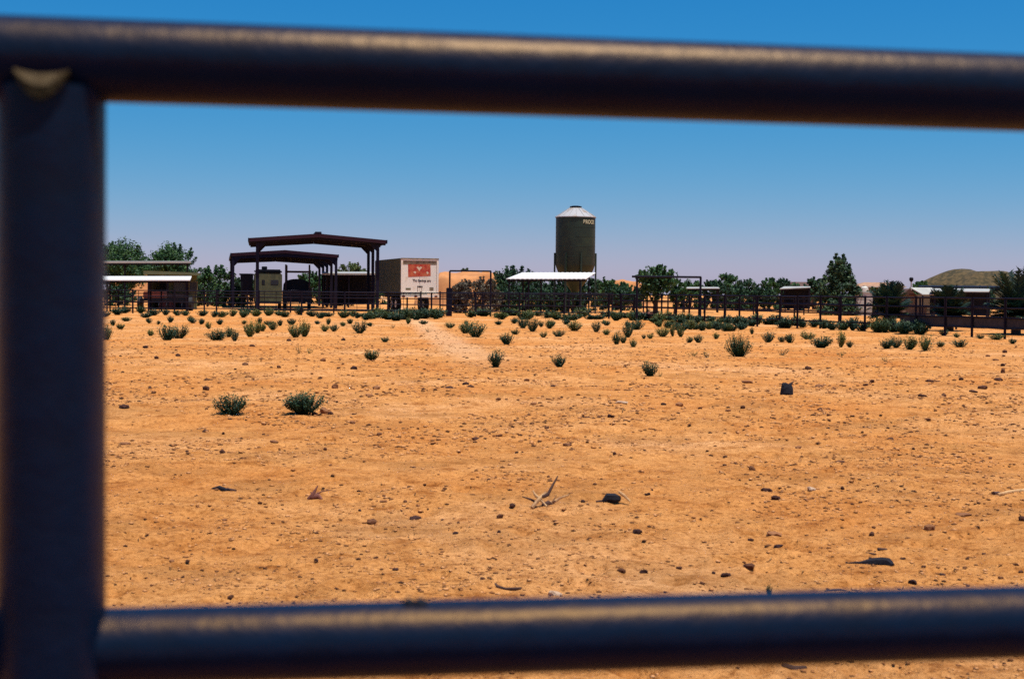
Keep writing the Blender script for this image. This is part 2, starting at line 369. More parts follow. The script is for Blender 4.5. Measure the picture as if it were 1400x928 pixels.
def heap(name, cx, cy, rx, ry, h, mat, seed, flat=0.6, rough=0.12):
    rs = np.random.RandomState(seed); n, k = 56, 20
    V = []; 
    for j in range(k + 1):
        for i in range(n):
            a = 2 * math.pi * i / n; r_ = j / k
            wob = 1 + 0.18 * math.sin(2 * a + seed) + 0.1 * math.sin(5 * a + seed * 2)
            q = max(0, min(1, (1 - r_) / (1 - flat * 0.75))); q = q * q * (3 - 2 * q)
            x_, y_ = math.cos(a) * rx * r_ * wob, math.sin(a) * ry * r_ * wob
            nz = float(vnoise(x_ * 1.1 / max(h, .1) + seed, y_ * 1.1 / max(h, .1))) + 0.5 * float(vnoise(x_ * 3 / max(h, .1) + seed, y_ * 3 / max(h, .1)))
            V.append((x_, y_, h * q * (1 + nz * rough * 2) - 0.25 * (r_ > 0.99)))
    Fq = [(j * n + i, j * n + (i + 1) % n, (j + 1) * n + (i + 1) % n, (j + 1) * n + i) for j in range(k) for i in range(n)]
    me = fast_mesh(name, V, Fq); me.polygons.foreach_set('use_smooth', [True] * len(me.polygons))
    return obj(name, me, mat, loc=(cx, cy, 0))
def heap_px(name, xa, xb, ytop, Yd, ry, mat, seed, **k):
    x0, z = XZ((xa + xb) / 2, ytop, Yd); hw = (xb - xa) / 2 / FPX * Yd
    return heap(name, x0, Yd, hw, ry, z, mat, seed, **k)
struct(heap_px('hill', 1216, 1474, 368, 260, 16, 'hill_scrub', 3, flat=0.20, rough=0.10))
struct(heap_px('dirt_mound', 560, 712, 374.5, 165, 5, 'mound_dirt', 5, flat=0.9, rough=0.16))
struct(heap_px('dirt_mound', 818, 884, 385, 170, 4, 'mound_dirt', 8, flat=0.8, rough=0.08))

# unseen lane behind the camera, added so the near rails reflect dark ground
m = MB(); pd = Vector((math.cos(R(7.2)), math.sin(R(7.2)), 0)); pn_ = Vector((-pd.y, pd.x, 0))
for i in range(41):
    c_ = pd * (-60 + 3 * i)
    for q in (0.35, -1.2, -2.8, -4.6, -6.6): m.v.append(tuple(c_ + pn_ * (q + .08 * math.sin(i * 1.3 + q)) + Vector((0, 0, .075))))
for i in range(40):
    for j in range(4): m.f.append((i * 5 + j, i * 5 + j + 1, i * 5 + 6 + j, i * 5 + 5 + j))
struct(m.build('added_dark_lane', 'added_lane_dark'))

# ------------------------------------------------------------------ near pipe fence (camera looks between its rails)
rail_d = Vector((math.cos(R(7.2)), math.sin(R(7.2)), 0))
def on_rail(px): u = (px - 700) / FPX; Yc = 1.078 / (1 - 0.1263 * u); return Vector((Yc * u, Yc, 0))
def rail_line(ya, yb):        # height of a rail along the fence, from its height at two places
    a_, b_ = P(145, ya, on_rail(145).y), P(1400, yb, on_rail(1400).y)
    return lambda p: a_.z + (b_.z - a_.z) * (p.x - a_.x) / (b_.x - a_.x)
zt_, zb__ = rail_line(83.5, 128.0), rail_line(888.5, 854.0)
RR, RB, RP = 0.0302, 0.0288, 0.0385
post_c = on_rail(70)
ztop, zbot = zt_(post_c), zb__(post_c)
nf = thing('pipe_fence', 'navy blue steel pipe fence with thick round rails and post, out of focus', 'fence', (post_c.x, post_c.y, gz(post_c.x, post_c.y)))
base = Vector(nf.location)
def nloc(p): return Vector(p) - base
def seg_tube(a, b, r_, name, n=28, parts=24, wob=0.0006):
    pts = [a.lerp(b, i / parts) for i in range(parts + 1)]
    return MB().tube([nloc(p) for p in pts], r_, n).build(name, 'navy_pipe', nf, True)
span = 2.45
left_end, right_end = post_c - rail_d * span * 1.5, post_c + rail_d * span * 2.0
tilt_t = 0.0
seg_tube(Vector((left_end.x, left_end.y, zt_(left_end))), Vector((right_end.x, right_end.y, zt_(right_end))), RR, 'rail')
back = Vector((-rail_d.y, rail_d.x, 0)) * 0.010
for dz_ in (0, -0.43, -0.86):
    for k in range(-1, 2):
        a = post_c + rail_d * (span * k + RP * 0.45); b = post_c + rail_d * (span * (k + 1) - RP * 0.45)
        seg_tube(Vector((a.x, a.y, zb__(a) + dz_)) + back, Vector((b.x, b.y, zb__(b) + dz_)) + back, RB, 'rail')
for k in (-1, 0, 1, 2):
    c = post_c + rail_d * span * k
    ztop = zt_(c)
    pts = [Vector((c.x, c.y, z)) for z in (-0.35, 0.3, 0.8, 1.2, ztop - 0.022)]
    seg_p = MB().tube([nloc(p) for p in pts], RP, 32).build('post', 'navy_pipe', nf, True)
    # weld saddle: the flattened lip of the post top that wraps the front of the rail
    side = -Vector((-rail_d.y, rail_d.x, 0))
    m = MB(); rows = []
    for i in range(9):
        f = -1 + 2 * i / 8
        wd = 0.019 * f
        for j in range(5):
            g = j / 4
            z_ = ztop - 0.0155 + 0.004 * f * f - 0.019 * g * (1.0 - 0.8 * f * f)
            out = math.sqrt(max(0, RP ** 2 - wd ** 2)) - 0.0042 + 0.0075 * min(1, g / .5)
            p = Vector((c.x, c.y, z_)) + rail_d * wd + side * out
            m.v.append(tuple(nloc(p)))
    for i in range(8):
        for j in range(4): m.f.append((i * 5 + j, (i + 1) * 5 + j, (i + 1) * 5 + j + 1, i * 5 + j + 1))
    n0 = len(m.v)
    for i in range(9):        # close the back of the lip into the post
        p = Vector(m.v[i * 5]) - side * 0.012; m.v.append(tuple(p)); p = Vector(m.v[i * 5 + 4]) - side * 0.012; m.v.append(tuple(p))
    for i in range(8):
        m.f += [(i * 5, n0 + 2 * i, n0 + 2 * i + 2, (i + 1) * 5), (i * 5 + 4, (i + 1) * 5 + 4, n0 + 2 * i + 3, n0 + 2 * i + 1), (n0 + 2 * i, n0 + 2 * i + 1, n0 + 2 * i + 3, n0 + 2 * i + 2)]
    m.build('weld_saddle', 'weld', seg_p, True)
# twisted wire knot on the lower rail
kn = on_rail(572); m = MB()
for dx, dz, r_ in ((-0.006, 0.001, 0.0052), (0.003, 0.0, 0.0062)):
    prof = [(0.001, -r_)] + [(r_ * math.cos(q), r_ * math.sin(q)) for q in np.linspace(-1.2, 1.2, 6)] + [(0.001, r_)]
    mm = MB().lathe(prof, 12); cc = nloc(Vector((kn.x, kn.y, zb__(kn) + RB * .93)) + rail_d * dx + Vector((0, 0.004, dz)))
    m.add([Vector(v) + cc for v in mm.v], mm.f)
m.build('wire_knot', 'dark_steel', nf, True)

# ------------------------------------------------------------------ far corral fences
def fence(label, pts, spacing, heights, post_h, rp, rr, mat='corral_pipe', group=None, picket=None, cat='fence', name='corral_fence', jitter=0.0, seed=1):
    rs = random.Random(seed)
    b0 = Vector((pts[0][0], pts[0][1], gz(*pts[0])))
    th = thing(name, label, cat, b0, 0, group)
    pm = MB().tube([(0, 0, -0.3), (0, 0, post_h)], rp, 7).mesh('post', True)
    pk = None
    for i in range(len(pts) - 1):
        a = Vector((*pts[i], 0)); b = Vector((*pts[i + 1], 0)); d = (b - a); n = max(1, round(d.length / spacing))
        for k in range(n + (1 if i == len(pts) - 2 else 0)):
            q = a.lerp(b, k / n) if k in (0, n) else a.lerp(b, (k + rs.uniform(-jitter, jitter)) / n)
            obj('post', pm, mat, th, (q.x - b0.x, q.y - b0.y, gz(q.x, q.y) - b0.z))
        for h in heights:
            za, zb = gz(a.x, a.y), gz(b.x, b.y)
            pp = [a.lerp(b, j / (2 * n)) for j in range(2 * n + 1)]
            MB().tube([(q.x - b0.x, q.y - b0.y, h + (za + (zb - za) * j / (2 * n)) - b0.z + (rs.uniform(-.012, .012) if 0 < j < 2 * n else 0)) for j, q in enumerate(pp)], rr, 6).build('rail', mat, th, True)
        if picket:
            if pk is None: pk = MB().tube([(0, 0, heights[-1]), (0, 0, heights[0])], 0.017, 5).mesh('picket', True)
            m_ = max(1, int(d.length / picket))
            for k in range(m_):
                q = a.lerp(b, (k + 0.5) / m_)
                obj('picket', pk, mat, th, (q.x - b0.x, q.y - b0.y, gz(q.x, q.y) - b0.z))
    return th
corner = (5.3, 78.0)
far_r = (16.9, 46.5); dv = Vector((far_r[0] - corner[0], far_r[1] - corner[1])); dvn = dv.normalized()
ext = (far_r[0] + dvn.x * 5.2, far_r[1] + dvn.y * 5.2)
f1 = fence('long dark pipe corral fence across the back of the dirt field', [(-29.0, 82.0), corner], 2.45, [1.33, 1.0, 0.68, 0.34], 1.37, 0.050, 0.026, seed=2)
f2 = fence('dark four-rail pipe fence with windbreak strip running past the young palms', [corner, ext], 1.62, [1.33, 1.0, 0.68, 0.33], 1.37, 0.046, 0.028, seed=3, jitter=0.12)
# windbreak cloth between the two lower rails of that fence
b0 = Vector(f2.location); m = MB(); n = 60
a, b = Vector((*corner, 0)) + Vector((dvn.x, dvn.y, 0)) * 26.5, Vector((*ext, 0))
side = Vector((-dvn.y, dvn.x, 0)) * 0.045
for i in range(n + 1):
    q = a.lerp(b, i / n) + side * (1 + 0.35 * math.sin(i * 1.7)) - b0
    zz = gz(corner[0], corner[1]) + (gz(*ext) - gz(*corner)) * (26.5 + i / n * 12) / 38.5 - b0.z
    m.v += [(q.x, q.y, zz + 0.34), (q.x, q.y, zz + 0.69), (q.x + 0.006, q.y, zz + 0.69), (q.x + 0.006, q.y, zz + 0.34)]
for i in range(n):
    o = i * 4
    for k in range(4): m.f.append((o + k, o + (k + 1) % 4, o + 4 + (k + 1) % 4, o + 4 + k))
m.f += [(0, 1, 2, 3), (n * 4 + 3, n * 4 + 2, n * 4 + 1, n * 4)]
m.build('windbreak_cloth', 'windbreak', f2)
fence('second dark pipe fence standing just behind the palms fence', [(6.6, 86.0), (21.5, 55.0)], 2.9, [1.30, 0.95, 0.60], 1.35, 0.045, 0.028, seed=4, jitter=0.2)
fence('pen of dark barred livestock panels in front of the white roofed shelter', [(-4.4, 86.5), (6.0, 85.5)], 2.6, [1.34, 1.22, 1.10, 0.55, 0.20], 1.42, 0.05, 0.026, picket=0.36, name='livestock_pen', seed=5)
fence('long row of dark barred pen panels in front of the machinery sheds', [(-27.0, 88.0), (-5.6, 87.0)], 2.7, [1.32, 1.15, 0.95, 0.60, 0.25], 1.40, 0.05, 0.026, picket=0.7, name='livestock_pen', seed=6)
fence('far low wire pasture fence beyond the trees', [(7.0, 104.0), (34.0, 96.0)], 3.4, [1.15, 0.75, 0.4], 1.25, 0.05, 0.018, name='pasture_fence', seed=7)

def portal(label, xa, xb, ytop, Yd, r_, over=0.0, name='gate_frame', stub=False):
    x0, z0 = XZ(xa, ytop, Yd); x1, z1 = XZ(xb, ytop, Yd); z = (z0 + z1) / 2; g = gz(x0, Yd)
    th = thing(name, label, 'gate frame', ((x0 + x1) / 2, Yd, g)); hw = (x1 - x0) / 2
    for s in (-1, 1): MB().tube([(s * hw, 0, -0.3), (s * hw, 0, z - g)], r_, 8).build('post', 'corral_pipe', th, True)
    MB().tube([(-hw - over, 0, z - g), (hw + 0.03, 0, z - g)], r_ * 0.95, 8).build('crossbar', 'corral_pipe', th, True)
    return th
th = portal('tall thin pipe gate frame in front of the orange dirt mound', 615, 671, 370.5, 81.2, 0.05)
MB().box(-1.36, -1.03, -0.14, 0.14, -0.2, 1.62, 0.03).build('strainer_post', 'corral_pipe', th)
portal('wide pipe gate frame spanning the feathery tree', 871, 958, 378.5, 69.5, 0.055, 0.25)

# ------------------------------------------------------------------ open gable carports
def carport(label, px, Yd, hw, hp, z_eave, z_ridge, depth, nfr, yaw, band, over, name='open_shed', ridge_cap=True):
    X0 = (px - 700) / FPX * Yd
    th = thing(name, label, 'shed', (X0, Yd, 0), R(yaw)); tk = 0.10
    for s in (-1, 1):
        MB().prism([(s * 0.0, z_ridge), (s * hw, z_eave), (s * hw, z_eave - tk), (0.0, z_ridge - tk)], -over, depth + over).build('roof_panel', 'roof_red', th)
        MB().box(s * hw - 0.04, s * hw + 0.04, -over - .02, depth + over + .02, z_eave - 0.22, z_eave + 0.015).build('gutter', 'shed_steel', th)
    sl = (z_ridge - z_eave) / hw
    for k in range(nfr):
        yk = depth * k / (nfr - 1)
        for s in (-1, 1):
            zi, ze = z_ridge - tk - .004, z_eave + sl * (hw - hp) - tk - .004
            hp2 = hw - 0.05
            zo = z_eave + sl * 0.05 - tk - .004
            MB().prism([(s * 0.004, zi), (s * hp2, zo), (s * hp2, zo - band * 0.8), (s * 0.004, zi - band)], yk - 0.07, yk + 0.07).build('rafter', 'shed_steel', th)
            MB().box(s * hp - 0.10, s * hp + 0.10, yk - 0.095, yk + 0.095, -0.2, ze - band * 0.7).build('post', 'shed_steel', th)
            zb = ze - band * 0.82
            MB().prism([(s * (hp - 0.09), zb + .05), (s * (hp - 0.55), zb + .05), (s * (hp - 0.09), zb - 0.42)], yk - 0.05, yk + 0.05).build('haunch', 'shed_steel', th)
    for s in (-1, 1):
        for j in range(1, 5):
            xq = s * hw * j / 5; zq = z_ridge - sl * abs(xq) - tk - 0.006
            MB().box(xq - 0.05, xq + 0.05, -over + 0.03, depth + over - 0.03, zq - 0.16, zq - 0.004).build('purlin', 'shed_steel', th)
        MB().prism([(s * 0.004, z_ridge - 0.01), (s * (hw - .06), z_eave + sl * .06 - 0.01), (s * (hw - .06), z_eave - 0.24), (s * 0.004, z_ridge - 0.25)], -over - 0.05, -over - 0.012).build('fascia', 'roof_red', th)
    if ridge_cap: MB().prism([(-0.22, z_ridge - 0.02), (-0.2, z_ridge + 0.12), (0.2, z_ridge + 0.12), (0.22, z_ridge - 0.02)], -over - 0.06, depth + over + .05).build('ridge_cap', 'shed_steel', th)
    return th
carport('tall open gabled steel shed with thin posts beside the box trailer', 434, 95, 4.55, 3.98, 4.80, 5.17, 8.4, 3, 10.0, 0.30, 0.45)
carport('lower open gabled steel shed with a row of posts behind the taller one', 389, 110, 4.10, 3.93, 4.20, 4.50, 19.0, 5, 11.6, 0.42, 0.10, ridge_cap=False)

def shelter(label, corners, th_, posts, mat, name='shelter', ribs=0, cat='shelter', post_mat='corral_pipe', rp=0.05, wall=None):
    """corners: near-left, near-right, far-right, far-left world points of the roof's top"""
    c = sum(corners, Vector()) / 4; b0 = Vector((c.x, c.y, 0)); th = thing(name, label, cat, b0)
    L = [p - b0 for p in corners]
    m = MB(); n = max(1, ribs * 4)
    for i in range(n + 1):
        f = i / n; up = (0.022 * abs(math.sin(math.pi * f * ribs)) if ribs else 0)
        a = L[0].lerp(L[1], f); b = L[3].lerp(L[2], f)
        for q in (a, b): m.v.append((q.x, q.y, q.z + up))
        for q in (b, a): m.v.append((q.x, q.y, q.z + up - th_))
    for i in range(n):
        o = i * 4
        for k in range(4): m.f.append((o + k, o + (k + 1) % 4, o + 4 + (k + 1) % 4, o + 4 + k))
    m.f += [(0, 1, 2, 3), (n * 4 + 3, n * 4 + 2, n * 4 + 1, n * 4)]
    m.build('roof', mat, th)
    for (e0, e1, nm) in ((0, 1, 'beam'), (3, 2, 'beam')):
        a = L[e0].lerp(L[e1], 0.01) - Vector((0, 0, th_ + 0.07)); b = L[e0].lerp(L[e1], 0.99) - Vector((0, 0, th_ + 0.07))
        ins = (L[3] - L[0]).normalized() * (0.15 if e0 == 0 else -0.15)
        MB().tube([a + ins, b + ins], 0.06, 6).build(nm, post_mat, th)
        for f in posts:
            q = a.lerp(b, f) + ins
            MB().tube([(q.x, q.y, -0.2), (q.x, q.y, q.z)], rp, 7).build('post', post_mat, th, True)
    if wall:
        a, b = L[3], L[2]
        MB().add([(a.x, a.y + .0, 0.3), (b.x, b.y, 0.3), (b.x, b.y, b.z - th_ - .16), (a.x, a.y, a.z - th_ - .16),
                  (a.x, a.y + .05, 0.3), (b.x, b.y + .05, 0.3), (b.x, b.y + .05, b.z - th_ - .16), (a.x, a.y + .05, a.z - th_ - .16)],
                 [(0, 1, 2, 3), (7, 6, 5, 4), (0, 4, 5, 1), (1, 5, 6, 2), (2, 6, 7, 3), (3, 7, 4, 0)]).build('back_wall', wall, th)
    return th
# bright corrugated shelter under the bin
shelter('small shelter with bright white corrugated metal roof below the feed bin',
        [P(692, 381, 89), P(801, 381, 89), P(814, 372.8, 92.6), P(713, 372.8, 92.6)], 0.05, (0.02, 0.27, 0.93), 'roof_white', ribs=17, rp=0.055)
shelter('low shade shelter with long white roof in front of the pale green shed',
        [P(84, 382.5, 86), P(260, 382.5, 86), P(262, 377.5, 88.5), P(90, 377.5, 88.5)], 0.06, (0.02, 0.35, 0.68, 0.98), 'roof_white')
shelter('high flat shade roof with thin pale edge in front of the big leafy trees',
        [P(80, 357.5, 104), P(261, 357.5, 104), P(260, 357, 108), P(82, 357, 108)], 0.13, (0.02, 0.5, 0.985), 'roof_galv')
shelter('dark flat roofed lean-to between the gabled sheds and the box trailer',
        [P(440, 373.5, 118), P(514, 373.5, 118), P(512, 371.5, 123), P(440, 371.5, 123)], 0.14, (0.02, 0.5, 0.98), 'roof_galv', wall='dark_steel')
shelter('low shelter with thin pale roof behind the wide gate frame',
        [P(934, 394, 108), P(984, 394, 108), P(982, 392.3, 111), P(932, 392.3, 111)], 0.05, (0.03, 0.97), 'roof_galv')
shelter('low pale roofed animal shelter with dark inside next to the big conifer',
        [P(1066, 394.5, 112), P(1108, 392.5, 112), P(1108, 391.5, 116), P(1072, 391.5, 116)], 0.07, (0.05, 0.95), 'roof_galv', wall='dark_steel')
shelter('long dark edged flat shelter in front of the scrubby hill',
        [P(1256, 391.5, 98), P(1378, 392.5, 98), P(1378, 391.0, 102), P(1256, 390.0, 102)], 0.15, (0.02, 0.33, 0.66, 0.98), 'dark_steel')
shelter('low shelter with strip of bright white roof under the long dark shelter',
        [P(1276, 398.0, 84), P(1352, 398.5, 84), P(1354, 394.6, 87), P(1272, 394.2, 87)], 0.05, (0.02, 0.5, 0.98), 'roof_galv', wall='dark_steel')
# small gabled shed right of the house
x0, z0 = XZ(1246, 393, 88); x1, z1 = XZ(1277, 402, 88); xm = x0
th = thing('gabled_hut', 'small hut with grey sloping roof beside the low white shelter', 'hut', ((x0 + x1) / 2, 88, 0)); hw = (x1 - x0) / 2
MB().box(-hw - .5, hw, 0, 2.4, -0.1, z1 - 0.03).build('wall', 'house_wall', th)
MB().add([(-hw - .1, -.15, z0), (hw - .2, -.15, z0), (hw + .1, -1.2, z1 - .02), (-hw + .35, -1.2, z1 - .02), (-hw - .1, -.15, z0 - .06), (hw - .2, -.15, z0 - .06), (hw + .1, -1.2, z1 - .08), (-hw + .35, -1.2, z1 - .08)],
         [(0, 1, 2, 3), (7, 6, 5, 4), (0, 4, 5, 1), (1, 5, 6, 2), (2, 6, 7, 3), (3, 7, 4, 0)]).build('roof', 'roof_galv', th)
MB().prism([(-hw - .1, z0 - .07), (-hw + .32, z1 - .10), (-hw - .75, z1 - .10)], -0.1, 2.3).build('gable', 'brown_roof', th)
for s in (-hw + .4, hw - .05): MB().tube([(s, -1.1, -.2), (s, -1.1, z1 - .09)], .05, 7).build('post', 'corral_pipe', th, True)

# ------------------------------------------------------------------ buildings
def house(label, xa, xb, yroof, yeave, Yd, wall, roof, depth=6.0, cat='house', name='house', windows=(), hip=0.25):
    x0, zr = XZ(xa, yroof, Yd); x1, _ = XZ(xb, yroof, Yd); _, ze = XZ(xa, yeave, Yd); hw = (x1 - x0) / 2
    th = thing(name, label, cat, ((x0 + x1) / 2, Yd, 0))
    MB().box(-hw + .25, hw - .25, 0, depth, -0.2, ze + .02).build('wall', wall, th)
    i = hip * 2 * hw
    V = [(-hw, -.4, ze), (hw, -.4, ze), (hw, depth + .4, ze), (-hw, depth + .4, ze), (-hw + i, depth / 2, zr), (hw - i, depth / 2, zr)]
    MB().add(V, [(0, 1, 5, 4), (1, 2, 5), (2, 3, 4, 5), (3, 0, 4), (3, 2, 1, 0)]).build('roof', roof, th)
    MB().box(-hw - .02, hw + .02, -.46, -.40, ze - .16, ze + .02).build('fascia', 'white_plastic', th)
    MB().box(-0.45, 0.45, -.04, .04, 0.0, 2.0).build('door', 'brown_roof', th)
    for f in windows:
        xx = -hw + 2 * hw * f; wd = MB().box(xx - .5, xx + .5, -.05, .03, .95, min(ze - .25, 1.95)).build('window', 'white_plastic', th)
        MB().box(xx - .42, xx + .42, -.065, -.052, 1.02, min(ze - .32, 1.88)).build('pane', 'glass_dark', wd)
    return th
house('pale low house with tan roof behind the dark palms', 1172, 1238, 385.5, 391, 210, 'house_wall', 'tile_roof', windows=(0.2, 0.8))
house('brown roofed house beside the big conifer', 1083, 1120, 385, 392, 190, 'house_wall', 'brown_roof', windows=(0.15,), hip=0.12)
# pale green building at left
x0, z0 = XZ(200, 371, 96); x1, _ = XZ(258, 371, 96); _, z1 = XZ(200, 375.5, 96); hw = (x1 - x0) / 2
th = thing('farm_building', 'open fronted pale green farm shed behind the low white shade roof', 'building', ((x0 + x1) / 2, 96, 0))
MB().box(-hw + .1, hw - .1, 2.9, 3.0, -.2, z1).build('back_wall', 'green_stucco', th)
MB().box(-hw + .1, -hw + .2, .3, 2.896, -.2, z1).build('side_wall', 'green_wall_shaded', th)
for xx in (-hw + .15, 0.0, hw - .15): MB().box(xx - .06, xx + .06, 0, .12, -.2, z1).build('post', 'dark_steel', th)
MB().box(-.9, .1, 1.2, 2.2, -.05, 1.1, .05).build('feed_bunk', 'implement_red', th)
MB().box(.35, hw - .3, 1.6, 2.6, -.05, .9, .05).build('feed_bunk', 'dark_steel', th)
MB().prism([(-hw - .1, z1 + .004), (hw + .1, z1 + .004), (hw + .1, z0 - .04), (-hw - .1, z0 + .04)], -.35, 3.2).build('roof', 'green_stucco', th)
for xx, ww in ((-1.0, .30), (0.25, .55), (1.1, .3)):
    wd = MB().box(xx - ww, xx + ww, 2.85, 2.898, 1.2, 1.95).build('window', 'beige_panel', th)
    MB().box(xx - ww + .06, xx + ww - .06, 2.834, 2.848, 1.26, 1.89).build('pane', 'glass_dark', wd)

# ------------------------------------------------------------------ feed bin
SX = (785.3 - 700) / FPX * 98; SR = 27.0 / FPX * 98
sz = lambda py: P(785, py, 98).z
th = thing('feed_bin', 'dark olive cylindrical feed bin with pale conical roof on steel legs', 'silo', (SX, 98, 0))
zc0, zc1 = sz(363), sz(297.5)
prof = [(0.22, sz(399)), (0.30, sz(397)), (SR * .84, sz(374.5)), (SR * 0.97, zc0 - .10)]
prof += [(SR, zc0 + .06), (SR, zc1)]
wall = MB().lathe(prof, 48).build('bin_wall', 'silo_wall', th, True)
for k in range(5):
    b = zc0 + (zc1 - zc0) * (k + 1) / 5
    MB().lathe([(SR - .02, b - .045), (SR + .010, b - .04), (SR + .010, b - .012), (SR - .02, b - .008)], 48).build('ring_seam', 'silo_wall', wall, True)
rf = MB().lathe([(SR + .05, zc1 - .02), (SR + .05, zc1 + .03), (0.40, sz(284.5)), (0.02, sz(284.5) + .02)], 24).build('cone_roof', 'silo_roof', th, True)
for k in range(16):
    q = 2 * math.pi * k / 16; c, s = math.cos(q), math.sin(q)
    MB().tube([((SR + .03) * c, (SR + .03) * s, zc1 + .05), (0.42 * c, 0.42 * s, sz(284.5) + .02)], 0.011, 5).build('roof_rib', 'silo_roof', rf)
MB().lathe([(0.34, sz(285.5)), (0.36, sz(284)), (0.40, sz(283.8)), (0.41, sz(282.2)), (0.20, sz(281.4))], 20).build('lid', 'dark_steel', th, True)
for k, ang in enumerate((-76, 3, 93, 183, 240, 300 - 360 + 150)):
    if k == 5: continue
    c, s = math.cos(R(ang)), math.sin(R(ang))
    MB().box(-.055, .055, -.055, .055, -.2, sz(346)).build('leg', 'silo_wall', th)
    lg = [o for o in th.children if o.name.startswith('leg')][-1]
    lg.location = ((SR + .058) * c, (SR + .058) * s, 0); lg.rotation_euler = (0, 0, R(ang))
def text_mesh(txt, size, bold=0.0):
    cd = bpy.data.curves.new('lettering', 'FONT'); cd.body = txt; cd.size = size; cd.align_x = 'CENTER'; cd.align_y = 'CENTER'; cd.extrude = 0.004; cd.offset = bold
    o = bpy.data.objects.new('lettering', cd); col.objects.link(o)
    dg = bpy.context.evaluated_depsgraph_get(); me = bpy.data.meshes.new_from_object(o.evaluated_get(dg))
    bpy.data.objects.remove(o); return me
me = text_mesh('BROCK', 0.36, 0.014)
bw = max(v.co.x for v in me.vertices) - min(v.co.x for v in me.vertices)
for v in me.vertices:          # wrap round the bin wall
    x_, z_, d_ = v.co.x * 1.04 / bw, v.co.y, v.co.z
    q = R(-49) + x_ / SR; r_ = SR + .014 + d_
    v.co = (r_ * math.cos(q), r_ * math.sin(q), sz(304.5) + z_)
obj('lettering', me, 'cream_paint', wall)

# ------------------------------------------------------------------ box trailer
TX = (547.5 - 700) / FPX * 96; W, Lg, zt, zb_ = 2.60, 8.8, P(572, 353, 96).z, P(572, 401.5, 96).z
th = thing('box_trailer', 'white box trailer with red faded poster and lettering on its rear doors', 'trailer', (TX, 96, 0), R(17))
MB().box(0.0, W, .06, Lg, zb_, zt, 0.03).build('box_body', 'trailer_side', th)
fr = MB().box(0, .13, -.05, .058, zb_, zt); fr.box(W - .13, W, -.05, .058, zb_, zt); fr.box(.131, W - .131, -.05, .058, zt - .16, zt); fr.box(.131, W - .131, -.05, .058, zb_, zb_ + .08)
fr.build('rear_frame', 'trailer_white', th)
MB().box(-.012, W + .012, -.065, -.052, zt - .07, zt + .012).build('rear_header', 'trailer_rust', th)
MB().box(.14, W - .14, -.02, .056, zt - .42, zt - .165).build('door_head_panel', 'trailer_rust', th)
dz0, dz1 = zb_ + .085, zt - .425
for a, b in ((.135, W / 2 - .008), (W / 2 + .008, W - .135)):
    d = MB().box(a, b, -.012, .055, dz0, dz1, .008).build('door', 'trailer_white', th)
    MB().tube([(a + (b - a) * (.88 if a < 1 else .12), -.035, dz0 + .05), (a + (b - a) * (.88 if a < 1 else .12), -.035, dz0 + 0.42)], .012, 6).build('lock_rod', 'trailer_rust', d)
pw0, pw1, pz0, pz1 = .50, 2.06, zb_ + 1.15, zb_ + 2.02
ps = MB().add([(pw0, -.020, pz0 - .03), (pw1, -.020, pz0 + .06), (pw1 - .03, -.020, pz1), (pw0 - .02, -.020, pz1), (pw0, -.0135, pz0 - .03), (pw1, -.0135, pz0 + .06), (pw1 - .03, -.0135, pz1), (pw0 - .02, -.0135, pz1)],
              [(0, 1, 2, 3), (7, 6, 5, 4), (0, 4, 5, 1), (1, 5, 6, 2), (2, 6, 7, 3), (3, 7, 4, 0)]).build('poster', 'sign_red', th)
cx, cz = 1.26, pz1 - .34
m = MB()
for pts in ([(-.20, .10), (-.10, .16), (0, .08), (.10, .16), (.20, .10), (.06, -.06), (0, -.16), (-.06, -.06)], [(-.42, -.22), (-.30, -.16), (-.20, -.22), (-.28, -.34)], [(.48, -.20), (.60, -.17), (.66, -.30), (.55, -.36)]):
    m.prism([(cx + a, cz + b) for a, b in pts], -.024, -.0205)
m.build('emblem', 'emblem', ps)
def lettered(txt, size, x_, z_, parent, mat='lettering', bold=.004, sx_=1.0):
    me = text_mesh(txt, size, bold)
    for v in me.vertices: v.co = (x_ + v.co.x * sx_, -.018 - v.co.z, z_ + v.co.y)
    return obj('lettering', me, mat, parent)
lettered('The Savings are', .235, 1.44, zb_ + .88, th, bold=.007, sx_=.86)
m = MB()
for k in range(4): m.box(1.13 + k * .095, 1.21 + k * .095, -.019, -.0135, zb_ + .42, zb_ + .53)
m.build('marking', 'lettering', th)
MB().box(.33, .68, -.019, -.0135, zb_ + .25, zb_ + .38).build('decal', 'beige_panel', th)
MB().box(1.98, 2.26, -.019, -.0135, zb_ + .22, zb_ + .44).build('decal', 'trailer_rust', th)
bmp = MB().box(-.02, W + .02, -.16, .05, zb_ - .26, zb_ - .06, .015).build('bumper', 'trailer_white', th)
for xx in (.05, .9, 2.3): MB().box(xx, xx + .2, -.18, -.163, zb_ - .24, zb_ - .12).build('tail_lamp', 'implement_red', bmp)
for yy in (2.4, 3.7):
    for xx in (.18, W - .18 - .28):
        wl = MB(); wl.tube([(xx, yy, .52), (xx + .28, yy, .52)], .52, 22); wl.build('tyre', 'rubber', th, True)
        MB().tube([(xx - .02, yy, .52), (xx + .30, yy, .52)], .26, 16).build('rim', 'trailer_white', th, True)
for xx in (.5, W - .7): MB().box(xx, xx + .2, 1.2, Lg - 1, zb_ - .28, zb_ - .003).build('chassis_rail', 'dark_steel', th)
for xx in (.6, W - .7): MB().box(xx, xx + .1, Lg - 2.2, Lg - 2.1, -.02, zb_ - .003).build('landing_leg', 'dark_steel', th)

